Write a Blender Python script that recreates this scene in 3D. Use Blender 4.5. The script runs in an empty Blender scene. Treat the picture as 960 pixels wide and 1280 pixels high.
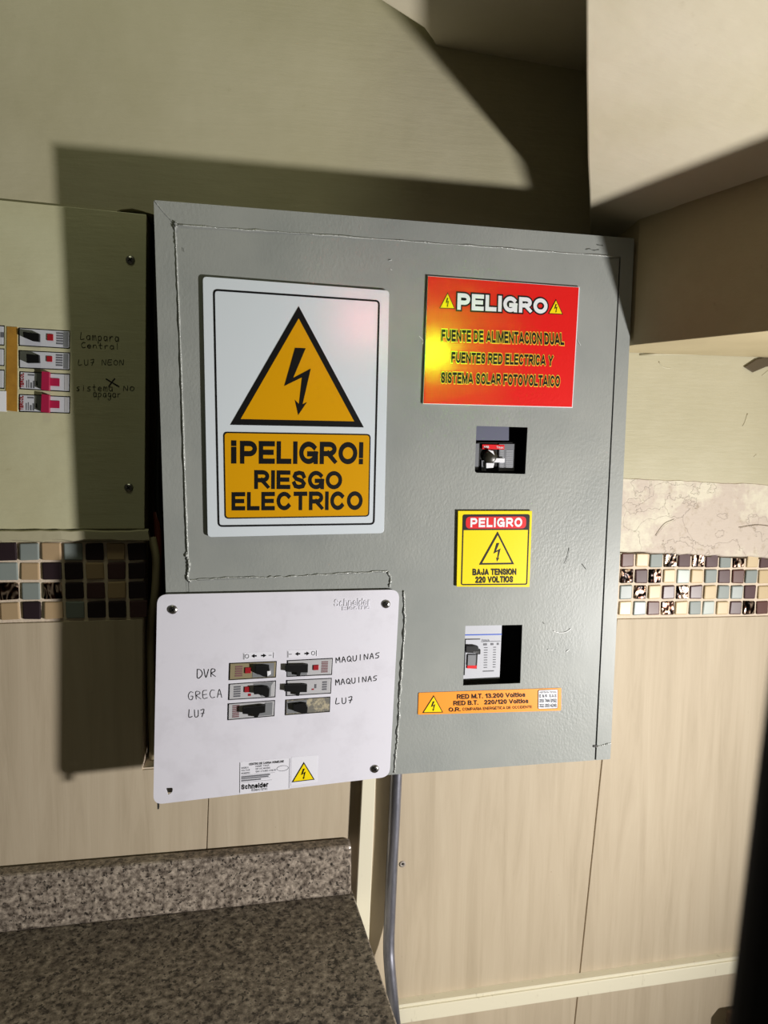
import bpy, bmesh, math, random
from mathutils import Vector, Matrix
from mathutils.geometry import tessellate_polygon
random.seed(7)
S = bpy.context.scene
C = S.collection

# ------------------------------------------------------------------ camera
F = 900.0                                   # focal length in pixels of the 960x1280 frame
YAW, PITCH, ROLL = (math.radians(a) for a in (-10.94, -6.39, -0.71))
CAM = Vector((-0.202, -0.975, 0.098))
M3 = Matrix.Rotation(YAW, 3, 'Z') @ Matrix.Rotation(PITCH, 3, 'X') @ Matrix.Rotation(ROLL, 3, 'Y')
RIGHT, DOWN, FWD = M3 @ Vector((1, 0, 0)), M3 @ Vector((0, 0, -1)), M3 @ Vector((0, 1, 0))
cam = bpy.data.cameras.new('camera')
co = bpy.data.objects.new('camera', cam); C.objects.link(co)
cam.sensor_fit = 'VERTICAL'; cam.sensor_height = 36; cam.lens = F / 1280 * 36
cam.clip_start = 0.01
R4 = Matrix((RIGHT, -DOWN, -FWD)).transposed().to_4x4(); R4.translation = CAM
co.matrix_world = R4
cam.dof.use_dof = True; cam.dof.focus_distance = 0.95; cam.dof.aperture_fstop = 7.0
S.camera = co
# ------------------------------------------------------------------ light
S.view_settings.view_transform = 'Standard'; S.view_settings.look = 'None'
S.view_settings.exposure = 0.0; S.view_settings.gamma = 1.0
w = bpy.data.worlds.new('world'); S.world = w; w.use_nodes = True
w.node_tree.nodes['Background'].inputs[0].default_value = (0.80, 0.76, 0.56, 1)
w.node_tree.nodes['Background'].inputs[1].default_value = 0.036

def area(name, loc, target, size, power, col):
    l = bpy.data.lights.new(name, 'AREA'); l.shape = 'DISK'; l.size = size; l.energy = power; l.color = col
    o = bpy.data.objects.new(name, l); C.objects.link(o); o.location = loc
    o.rotation_euler = (Vector(target) - Vector(loc)).to_track_quat('-Z', 'Y').to_euler(); return o
# the hand lamp held low at the right, and a weak greenish lamp high up behind the photographer
area('work_lamp', (0.93, -0.87, -0.44), (-1.07, -0.97, 0.16), 0.10, 38.0, (1.0, 0.965, 0.92))
area('ceiling_lamp', (-0.45, -0.55, 1.25), (-0.3, 0, 0.3), 0.30, 1.95, (0.96, 1.0, 0.64))
for nm, lc, tg, sz, pw, cl in (('green_glare_light', (0.40, -1.52, 0.355), (0.065, -0.08, 0.205), 0.07, 0.008, (0.30, 1.0, 0.02)), ('red_glare_light', (0.17, -1.5, 0.44), (-0.05, -0.08, 0.235), 0.05, 0.004, (1.0, 0.3, 0.25))):
    area(nm, lc, tg, sz, pw, cl).data.spread = math.radians(9)  # unseen narrow lights, added to make the coloured glare on the signs

# ------------------------------------------------------------------ helpers
def at(px, py, y=0.0):
    d = RIGHT * ((px - 480) / F) + DOWN * ((py - 640) / F) + FWD
    return CAM + d * ((y - CAM.y) / d.y)
def atz(px, py, z):
    d = RIGHT * ((px - 480) / F) + DOWN * ((py - 640) / F) + FWD
    return CAM + d * ((z - CAM.z) / d.z)
def lin(c):
    return tuple(((v / 255) / 12.92 if v / 255 <= 0.04045 else ((v / 255 + 0.055) / 1.055) ** 2.4) for v in c)

MATS = {}
def mat(name, rgb, rough=0.5, metal=0.0, spec=0.5, coat=0.0):
    if name in MATS: return MATS[name]
    m = bpy.data.materials.new(name); m.use_nodes = True
    b = m.node_tree.nodes['Principled BSDF']
    b.inputs['Base Color'].default_value = (*lin(rgb), 1)
    b.inputs['Roughness'].default_value = rough; b.inputs['Metallic'].default_value = metal
    b.inputs['Specular IOR Level'].default_value = spec; b.inputs['Coat Weight'].default_value = coat
    MATS[name] = m; return m
def N(m, t, **k):
    n = m.node_tree.nodes.new(t)
    for a, v in k.items(): setattr(n, a, v)
    return n
def coords(m, scale=(1, 1, 1), rot=(0, 0, 0)):
    tc = N(m, 'ShaderNodeTexCoord'); mp = N(m, 'ShaderNodeMapping')
    mp.inputs['Scale'].default_value = scale; mp.inputs['Rotation'].default_value = rot
    g = N(m, 'ShaderNodeNewGeometry')
    m.node_tree.links.new(g.outputs['Position'], mp.inputs['Vector']); return mp.outputs[0]
def noise(m, scale, detail=3, rough=0.5, vec=None, dist=0):
    n = N(m, 'ShaderNodeTexNoise'); n.inputs['Scale'].default_value = scale
    n.inputs['Detail'].default_value = detail; n.inputs['Roughness'].default_value = rough
    n.inputs['Distortion'].default_value = dist
    m.node_tree.links.new(vec if vec else coords(m), n.inputs['Vector']); return n.outputs['Fac']
def ramp(m, fac, stops):
    r = N(m, 'ShaderNodeValToRGB'); e = r.color_ramp.elements
    while len(e) < len(stops): e.new(0.5)
    for i, (p, c) in enumerate(stops):
        e[i].position = p; e[i].color = (*lin(c), 1) if isinstance(c, tuple) else (c, c, c, 1)
    m.node_tree.links.new(fac, r.inputs[0]); return r.outputs[0]
def mix(m, a, b, fac, mode='MIX'):
    n = N(m, 'ShaderNodeMix'); n.data_type = 'RGBA'; n.blend_type = mode
    L = m.node_tree.links
    for i, v in ((6, a), (7, b)):
        if isinstance(v, tuple): n.inputs[i].default_value = (*lin(v), 1)
        else: L.new(v, n.inputs[i])
    if isinstance(fac, float): n.inputs[0].default_value = fac
    else: L.new(fac, n.inputs[0])
    return n.outputs[2]
def base(m, sock): m.node_tree.links.new(sock, m.node_tree.nodes['Principled BSDF'].inputs['Base Color'])
def bump(m, fac, strength, dist):
    b = N(m, 'ShaderNodeBump'); b.inputs['Strength'].default_value = strength; b.inputs['Distance'].default_value = dist
    p = m.node_tree.nodes['Principled BSDF']; L = m.node_tree.links
    if p.inputs['Normal'].is_linked: L.new(p.inputs['Normal'].links[0].from_socket, b.inputs['Normal'])
    L.new(fac, b.inputs['Height']); L.new(b.outputs[0], p.inputs['Normal'])

# ------------------------------------------------------------------ materials
def painted_wall(name, c1, c2, c3, rough=0.55):
    m = mat(name, c1, rough)
    base(m, mix(m, ramp(m, noise(m, 5, 5, 0.6), [(0.35, c1), (0.62, c2)]), c3, ramp(m, noise(m, 34, 6, 0.7), [(0.66, 0.0), (0.78, 0.6)])))
    bump(m, noise(m, 110, 4, 0.6, coords(m, (0.2, 1, 1.6))), 0.35, 0.0011)
    bump(m, noise(m, 45, 5, 0.7), 0.3, 0.001)
    bump(m, noise(m, 9, 3, 0.5), 0.35, 0.006)
    return m
wallp = painted_wall('cream_wall_paint', (180, 174, 149), (171, 165, 138), (150, 143, 116))
soffitp = painted_wall('beige_soffit_paint', (198, 190, 170), (190, 182, 158), (172, 162, 138))
beamp = painted_wall('brown_beam_paint', (184, 170, 136), (170, 156, 122), (140, 126, 96))
plaster = painted_wall('white_cracked_plaster', (200, 194, 178), (190, 182, 166), (168, 156, 136), 0.7)
pn = noise(plaster, 11, 6, 0.7)
base(plaster, mix(plaster, (206, 200, 182), mix(plaster, (190, 178, 166), (166, 152, 134), ramp(plaster, noise(plaster, 70, 5, 0.75), [(0.55, 0.0), (0.68, 0.8)])), ramp(plaster, pn, [(0.42, 0.0), (0.52, 1.0)])))
bump(plaster, pn, 0.5, 0.003)
# hairline cracks
v = N(plaster, 'ShaderNodeTexVoronoi', feature='DISTANCE_TO_EDGE'); v.inputs['Scale'].default_value = 9
vm = N(plaster, 'ShaderNodeMixRGB'); vm.inputs[0].default_value = 0.35
plaster.node_tree.links.new(coords(plaster, (0.6, 1, 1.3)), vm.inputs[1])
nz = N(plaster, 'ShaderNodeTexNoise'); nz.inputs['Scale'].default_value = 14; nz.inputs['Detail'].default_value = 6
plaster.node_tree.links.new(coords(plaster), nz.inputs['Vector'])
plaster.node_tree.links.new(nz.outputs['Color'], vm.inputs[2]); plaster.node_tree.links.new(vm.outputs[0], v.inputs['Vector'])
bump(plaster, ramp(plaster, v.outputs['Distance'], [(0.0, 0.0), (0.012, 1.0)]), 0.6, 0.0016)
panelp = painted_wall('greenish_cream_panel_paint', (192, 190, 160), (184, 180, 148), (150, 141, 108), 0.42)

gr = mat('grey_cabinet_enamel', (132, 136, 132), 0.42, spec=0.38)
base(gr, mix(gr, ramp(gr, noise(gr, 7, 4, 0.6), [(0.35, (136, 140, 138)), (0.65, (147, 150, 147))]), (88, 92, 88),
             ramp(gr, noise(gr, 45, 6, 0.75), [(0.70, 0.0), (0.78, 0.55)])))
# orange peel, stronger in patches
op = noise(gr, 330, 3, 0.55, coords(gr, (1, 1, 0.7)))
pm = ramp(gr, noise(gr, 6, 2, 0.5), [(0.38, 0.12), (0.62, 1.0)])
mm = N(gr, 'ShaderNodeMath', operation='MULTIPLY'); gr.node_tree.links.new(op, mm.inputs[0]); gr.node_tree.links.new(pm, mm.inputs[1])
bump(gr, mm.outputs[0], 0.45, 0.0009)
bump(gr, noise(gr, 14, 2, 0.5, coords(gr, (1, 1, 0.6))), 0.16, 0.004)
weld = mat('grey_weld_paint', (160, 163, 160), 0.2, spec=0.8)
bump(weld, noise(weld, 260, 4, 0.6), 0.8, 0.002)
dark = mat('dark_steel_inside', (34, 34, 32), 0.6)
black = mat('black_plastic', (9, 9, 10), 0.45, spec=0.35)
blackgap = mat('black_print_ink', (5, 5, 6), 0.5, spec=0.3)
whiteplate = mat('white_powder_coat', (214, 213, 224), 0.42)
base(whiteplate, mix(whiteplate, (214, 213, 224), (196, 194, 204), ramp(whiteplate, noise(whiteplate, 22, 5, 0.65), [(0.5, 0.0), (0.8, 0.7)])))
bump(whiteplate, noise(whiteplate, 900, 2), 0.06, 0.0003)
wsign = mat('white_sign_plastic', (206, 214, 222), 0.22)
bump(wsign, noise(wsign, 9, 2), 0.10, 0.004)
ysign = mat('amber_ink', (208, 150, 4), 0.3)
ysign2 = mat('yellow_ink', (240, 214, 16), 0.3)
osign = mat('orange_vinyl', (245, 150, 42), 0.4)
rsign = mat('red_reflective_vinyl', (222, 28, 26), 0.30, coat=1.0)
rsign.node_tree.nodes['Principled BSDF'].inputs['Coat Roughness'].default_value = 0.15
rsign.node_tree.nodes['Principled BSDF'].inputs['Coat Tint'].default_value = (1, 1, 1, 1)
bump(rsign, noise(rsign, 420, 3, 0.6), 0.35, 0.0006)
rink = mat('red_ink', (214, 20, 30), 0.35)
wink = mat('white_ink', (225, 226, 232), 0.35)
pale = mat('pale_sticker_film', (222, 222, 232), 0.3)
screwm = mat('zinc_screw_metal', (150, 148, 145), 0.3, 1.0)
galv = mat('galvanised_steel', (128, 128, 138), 0.42, 0.85)
base(galv, ramp(galv, noise(galv, 60, 5, 0.7, coords(galv, (1, 1, 0.15))), [(0.3, (96, 97, 106)), (0.7, (150, 150, 160))]))
bump(galv, noise(galv, 30, 3), 0.3, 0.002)
pvc = mat('cream_plastic_channel', (220, 214, 192), 0.4)
base(pvc, mix(pvc, (220, 214, 192), (170, 160, 138), ramp(pvc, noise(pvc, 90, 6, 0.7, coords(pvc, (1, 1, 0.3))), [(0.62, 0.0), (0.72, 0.8)])))
hand = mat('marker_pen', (22, 22, 24), 0.5)
handp = mat('faded_marker_pen', (44, 46, 34), 0.6)
bgrey = mat('light_grey_breaker_body', (178, 178, 182), 0.4)
bdirty = mat('yellowed_breaker_body', (136, 126, 98), 0.5)
bdusty = mat('dusty_breaker_body', (120, 118, 110), 0.6)
base(bdusty, mix(bdusty, (105, 103, 97), (176, 166, 140), ramp(bdusty, noise(bdusty, 160, 6, 0.7), [(0.45, 0.0), (0.6, 0.9)])))
bwhite = mat('white_breaker_body', (188, 190, 198), 0.35)
bmid = mat('mid_grey_plastic', (120, 122, 126), 0.4)
bred = mat('red_button_plastic', (150, 24, 34), 0.4)
bmag = mat('crimson_toggle_plastic', (158, 28, 66), 0.4)
ochre = mat('ochre_cardboard', (158, 112, 28), 0.7)
base(ochre, ramp(ochre, noise(ochre, 50, 5, 0.7), [(0.3, (140, 98, 24)), (0.7, (170, 124, 36))]))
label = mat('maroon_fine_print', (120, 84, 88), 0.5)
greyprint = mat('grey_fine_print', (96, 97, 104), 0.5)
blueink = mat('blue_ink', (40, 84, 190), 0.4)

tilem = mat('striated_beige_tile', (190, 174, 148), 0.6, spec=0.2)
oi = N(tilem, 'ShaderNodeObjectInfo')
st = noise(tilem, 16, 6, 0.65, coords(tilem, (2.6, 1, 0.16), (0, 0.05, 0)), 0.6)
base(tilem, mix(tilem, ramp(tilem, st, [(0.25, (168, 154, 132)), (0.5, (182, 168, 146)), (0.75, (190, 177, 155))]), (120, 96, 70),
                ramp(tilem, noise(tilem, 150, 3, 0.6, coords(tilem, (1, 1, 0.6))), [(0.73, 0.0), (0.80, 0.5)])))
bump(tilem, st, 0.12, 0.002)
grout = mat('pinkish_beige_grout', (208, 192, 172), 0.8)
bump(grout, noise(grout, 400, 3), 0.4, 0.001)
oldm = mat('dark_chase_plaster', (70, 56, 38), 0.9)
mosaic = {}
for k, c, r_, me in (('P', (80, 58, 60), 0.15, 0), ('B', (86, 54, 48), 0.15, 0), ('C', (190, 170, 134), 0.3, 0), ('G', (128, 136, 133), 0.15, 0),
                  ('W', (164, 172, 166), 0.15, 0), ('D', (44, 34, 38), 0.12, 0), ('T', (170, 146, 114), 0.3, 0)):
    mosaic[k] = mat({'P': 'plum_glass', 'B': 'russet_glass', 'C': 'cream_marble', 'G': 'grey_glass', 'W': 'pale_glass', 'D': 'black_glass', 'T': 'tan_marble'}[k], c, max(r_, .34), me, 0.25)
fo = mat('crinkled_foil_glass', (110, 84, 66), 0.22, 0.9)
fs = noise(fo, 60, 1, 0.4, coords(fo, (1, 1, 0.5), (0, 0.7, 0)), 2.5)
base(fo, ramp(fo, fs, [(0.42, (14, 9, 8)), (0.5, (70, 44, 32)), (0.58, (215, 190, 165)), (0.66, (26, 17, 14))]))
bump(fo, noise(fo, 75, 1), 0.8, 0.004)
mosaic['F'] = fo

granite = mat('speckled_granite', (100, 92, 84), 0.28)
g1 = ramp(granite, noise(granite, 150, 4, 0.7), [(0.34, (66, 58, 52)), (0.46, (118, 108, 98)), (0.56, (150, 139, 127)), (0.70, (186, 173, 158))])
base(granite, mix(granite, g1, (28, 25, 24), ramp(granite, noise(granite, 260, 2, 0.5), [(0.60, 0.0), (0.66, 0.9)])))
granite_top = mat('dark_speckled_granite', (80, 74, 66), 0.35)
g1 = ramp(granite_top, noise(granite_top, 120, 4, 0.7), [(0.34, (48, 42, 37)), (0.46, (106, 97, 86)), (0.57, (138, 128, 115)), (0.70, (176, 165, 150))])
base(granite_top, mix(granite_top, g1, (26, 23, 21), ramp(granite_top, noise(granite_top, 210, 2, 0.5), [(0.58, 0.0), (0.64, 0.9)])))
woodm = mat('dark_brown_wood', (92, 66, 44), 0.5)
base(woodm, ramp(woodm, noise(woodm, 40, 4, 0.6, coords(woodm, (1, 6, 6))), [(0.3, (70, 48, 32)), (0.7, (112, 84, 58))]))
floorm = mat('grey_floor_tile', (120, 112, 100), 0.5)
cabm = mat('white_base_cabinet', (170, 165, 150), 0.5)
post = mat('matt_black_post', (9, 9, 10), 0.8, spec=0.1)

# ------------------------------------------------------------------ mesh building
def link(name, verts, faces, m, parent=None, smooth=False, bevel=0, kind=None, lab=None):
    me = bpy.data.meshes.new(name)
    off = parent_world(parent) if parent else Vector((0, 0, 0))
    if parent is None:
        off = Vector((0, 0, 0))
    me.from_pydata([Vector(v) - off for v in verts], [], faces); me.materials.append(m)
    bm = bmesh.new(); bm.from_mesh(me); bmesh.ops.remove_doubles(bm, verts=bm.verts, dist=1e-6)
    bmesh.ops.recalc_face_normals(bm, faces=bm.faces); bm.to_mesh(me); bm.free()
    if smooth: me.shade_smooth()
    o = bpy.data.objects.new(name, me); C.objects.link(o)
    if parent: o.parent = parent
    if bevel:
        b = o.modifiers.new('bevel', 'BEVEL'); b.width = bevel; b.segments = 2; b.limit_method = 'ANGLE'; b.angle_limit = math.radians(50)
    if kind: o['kind'] = kind
    if lab: o['label'] = lab
    return o
def parent_world(p):
    v = Vector((0, 0, 0))
    while p: v += p.location; p = p.parent
    return v
def thing(name, loc, label, cat, group=None):
    o = bpy.data.objects.new(name, None); C.objects.link(o); o.location = loc; o.empty_display_size = 0.02
    o['label'] = label; o['category'] = cat
    if group: o['group'] = group
    return o
def tag(o, label, cat, group=None):
    o['label'] = label; o['category'] = cat
    if group: o['group'] = group
    return o
def solid(loops, back):
    """front loops (outer first, then holes) of 3-D points extruded by vector back"""
    back = Vector(back); vs, fs = [], []
    tris = tessellate_polygon([[Vector(p) for p in l] for l in loops])
    flat = [Vector(p) for l in loops for p in l]; n = len(flat)
    vs = flat + [p + back for p in flat]
    fs = [tuple(t) for t in tris] + [tuple(i + n for i in reversed(t)) for t in tris]
    k = 0
    for l in loops:
        for i in range(len(l)):
            a, b = k + i, k + (i + 1) % len(l); fs.append((a, b, b + n, a + n))
        k += len(l)
    return vs, fs
class MB:
    def __init__(s): s.v = []; s.f = []
    def add(s, vf):
        k = len(s.v); s.v += list(vf[0]); s.f += [tuple(i + k for i in f) for f in vf[1]]; return s
    def build(s, name, m, parent=None, **k): return link(name, s.v, s.f, m, parent, **k)
def box(a, b):
    x0, y0, z0 = a; x1, y1, z1 = b
    return ([(x0, y0, z0), (x1, y0, z0), (x1, y1, z0), (x0, y1, z0), (x0, y0, z1), (x1, y0, z1), (x1, y1, z1), (x0, y1, z1)],
            [(0, 1, 2, 3), (4, 5, 6, 7), (0, 1, 5, 4), (1, 2, 6, 5), (2, 3, 7, 6), (3, 0, 4, 7)])
def tube(pts, r, n=10, closed_ends=True):
    pts = [Vector(p) for p in pts]; vs, fs = [], []
    for i, p in enumerate(pts):
        t = (pts[min(i + 1, len(pts) - 1)] - pts[max(i - 1, 0)]).normalized()
        u = t.cross(Vector((0.13, 1, 0.07))).normalized(); w_ = t.cross(u)
        rr = r[i] if isinstance(r, list) else r
        vs += [p + (u * math.cos(2 * math.pi * j / n) + w_ * math.sin(2 * math.pi * j / n)) * rr for j in range(n)]
    for i in range(len(pts) - 1):
        for j in range(n): fs.append((i * n + j, i * n + (j + 1) % n, (i + 1) * n + (j + 1) % n, (i + 1) * n + j))
    fs += [tuple(range(n)), tuple(range((len(pts) - 1) * n, len(pts) * n))]
    return vs, fs
def lathe(c, prof, n=20, axis=Vector((0, -1, 0))):
    """prof: (radius, height along axis) pairs"""
    c = Vector(c); u = axis.orthogonal().normalized(); w_ = axis.cross(u); vs, fs = [], []
    for r_, h in prof:
        vs += [c + axis * h + (u * math.cos(2 * math.pi * j / n) + w_ * math.sin(2 * math.pi * j / n)) * max(r_, 1e-5) for j in range(n)]
    for i in range(len(prof) - 1):
        for j in range(n): fs.append((i * n + j, i * n + (j + 1) % n, (i + 1) * n + (j + 1) % n, (i + 1) * n + j))
    fs += [tuple(range(n)), tuple(range((len(prof) - 1) * n, len(prof) * n))]
    return vs, fs
def smooth_path(pts, k=6):
    pts = [Vector(p) for p in pts]; P = [2 * pts[0] - pts[1]] + pts + [2 * pts[-1] - pts[-2]]; out = []
    for i in range(1, len(P) - 2):
        for j in range(k):
            t = j / k; a, b, c, d = P[i - 1:i + 3]
            out.append(0.5 * ((2 * b) + (-a + c) * t + (2 * a - 5 * b + 4 * c - d) * t * t + (-a + 3 * b - 3 * c + d) * t ** 3))
    return out + [pts[-1]]
def onplane(pts, y): return [at(px, py, y) for px, py in pts]
def rounded(q, r, n=5):
    """rounded version of a polygon of 3-D points; r a number or list"""
    out = []; k = len(q)
    for i in range(k):
        rr = r[i] if isinstance(r, (list, tuple)) else r
        p, a, b = Vector(q[i]), Vector(q[i - 1]), Vector(q[(i + 1) % k])
        if rr <= 0: out.append(p); continue
        A = p + (a - p).normalized() * rr; B = p + (b - p).normalized() * rr
        for j in range(n + 1):
            t = j / n; out.append(A * (1 - t) ** 2 + p * 2 * t * (1 - t) + B * t * t)
    return out
class Quad:
    """maps u (right), v (down) in 0..1 to the surface through four traced corners TL TR BR BL on the plane y"""
    def __init__(s, q, y): s.p = onplane(q, y)
    def __call__(s, u, v, lift=0.0):
        a, b, c, d = s.p
        r = (a * (1 - u) + b * u) * (1 - v) + (d * (1 - u) + c * u) * v
        return r + Vector((0, -lift, 0))
    def poly(s, uv, lift=0.0): return [s(u, v, lift) for u, v in uv]
    def rect(s, u0, v0, u1, v1, lift=0.0): return s.poly([(u0, v0), (u1, v0), (u1, v1), (u0, v1)], lift)
def inset(loop, d):
    """offset inwards a convex-ish loop lying on a y plane"""
    c = sum((Vector(p) for p in loop), Vector()) / len(loop); n = len(loop); out = []
    for i in range(n):
        a, p, b = Vector(loop[i - 1]), Vector(loop[i]), Vector(loop[(i + 1) % n])
        e1, e2 = (p - a).normalized(), (b - p).normalized()
        n1, n2 = Vector((-e1.z, 0, e1.x)), Vector((-e2.z, 0, e2.x))
        if n1.dot(c - p) < 0 and n2.dot(c - p) < 0: n1, n2 = -n1, -n2
        elif n1.dot(c - p) < 0: n1 = -n1 if n2.dot(c - p) > 0 and n1.dot(n2) < 0 else n1
        m_ = (n1 + n2).normalized(); k = max(0.25, m_.dot(n1)); out.append(p + m_ * (d / k))
    return out
TH = 0.00025                                   # thickness of an ink layer
def ink(name, loop, m, parent, holes=(), th=TH): # flat print: a hair-thin solid just proud of its sheet
    return MB().add(solid([loop] + list(holes), (0, th, 0))).build(name, m, parent)
def ring(name, loop, wdt, m, parent, th=TH): return ink(name, loop, m, parent, [inset(loop, wdt)], th)

# ---- lettering from the built-in font, fitted to traced boxes
FONT = {}
def glyphs(txt, off=0.0, space=1.0):
    key = (txt, off, space)
    if key in FONT: return FONT[key]
    def mk(o_):
        cu = bpy.data.curves.new('t', 'FONT'); cu.body = txt; cu.offset = o_; cu.space_character = space; cu.resolution_u = 4
        ob = bpy.data.objects.new('t', cu); C.objects.link(ob)
        dg = bpy.context.evaluated_depsgraph_get(); me = bpy.data.meshes.new_from_object(ob.evaluated_get(dg))
        v_ = [(v.co.x, v.co.y) for v in me.vertices]; f_ = [tuple(p.vertices) for p in me.polygons]
        bpy.data.objects.remove(ob); bpy.data.curves.remove(cu); bpy.data.meshes.remove(me); return v_, f_
    v0, f0 = mk(0.0)
    x0, x1, y0, y1 = min(v[0] for v in v0), max(v[0] for v in v0), min(v[1] for v in v0), max(v[1] for v in v0)
    x0 -= max(off, 0) ; x1 += max(off, 0); y0 -= max(off, 0); y1 += max(off, 0)
    vv, ff = mk(off) if off else (v0, f0)
    FONT[key] = ([((x - x0) / (x1 - x0), 1 - (y - y0) / (y1 - y0)) for x, y in vv], ff); return FONT[key]
def text(txt, q, y, m, parent, lift=0.0004, off=0.0, space=1.0, name='lettering', flip=False):
    v_, f_ = glyphs(txt, off, space); Q = Quad(q, y)
    if flip: v_ = [(1 - a, 1 - b) for a, b in v_]
    return link(name, [Q(a, b, lift) for a, b in v_], f_, m, parent)

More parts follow.
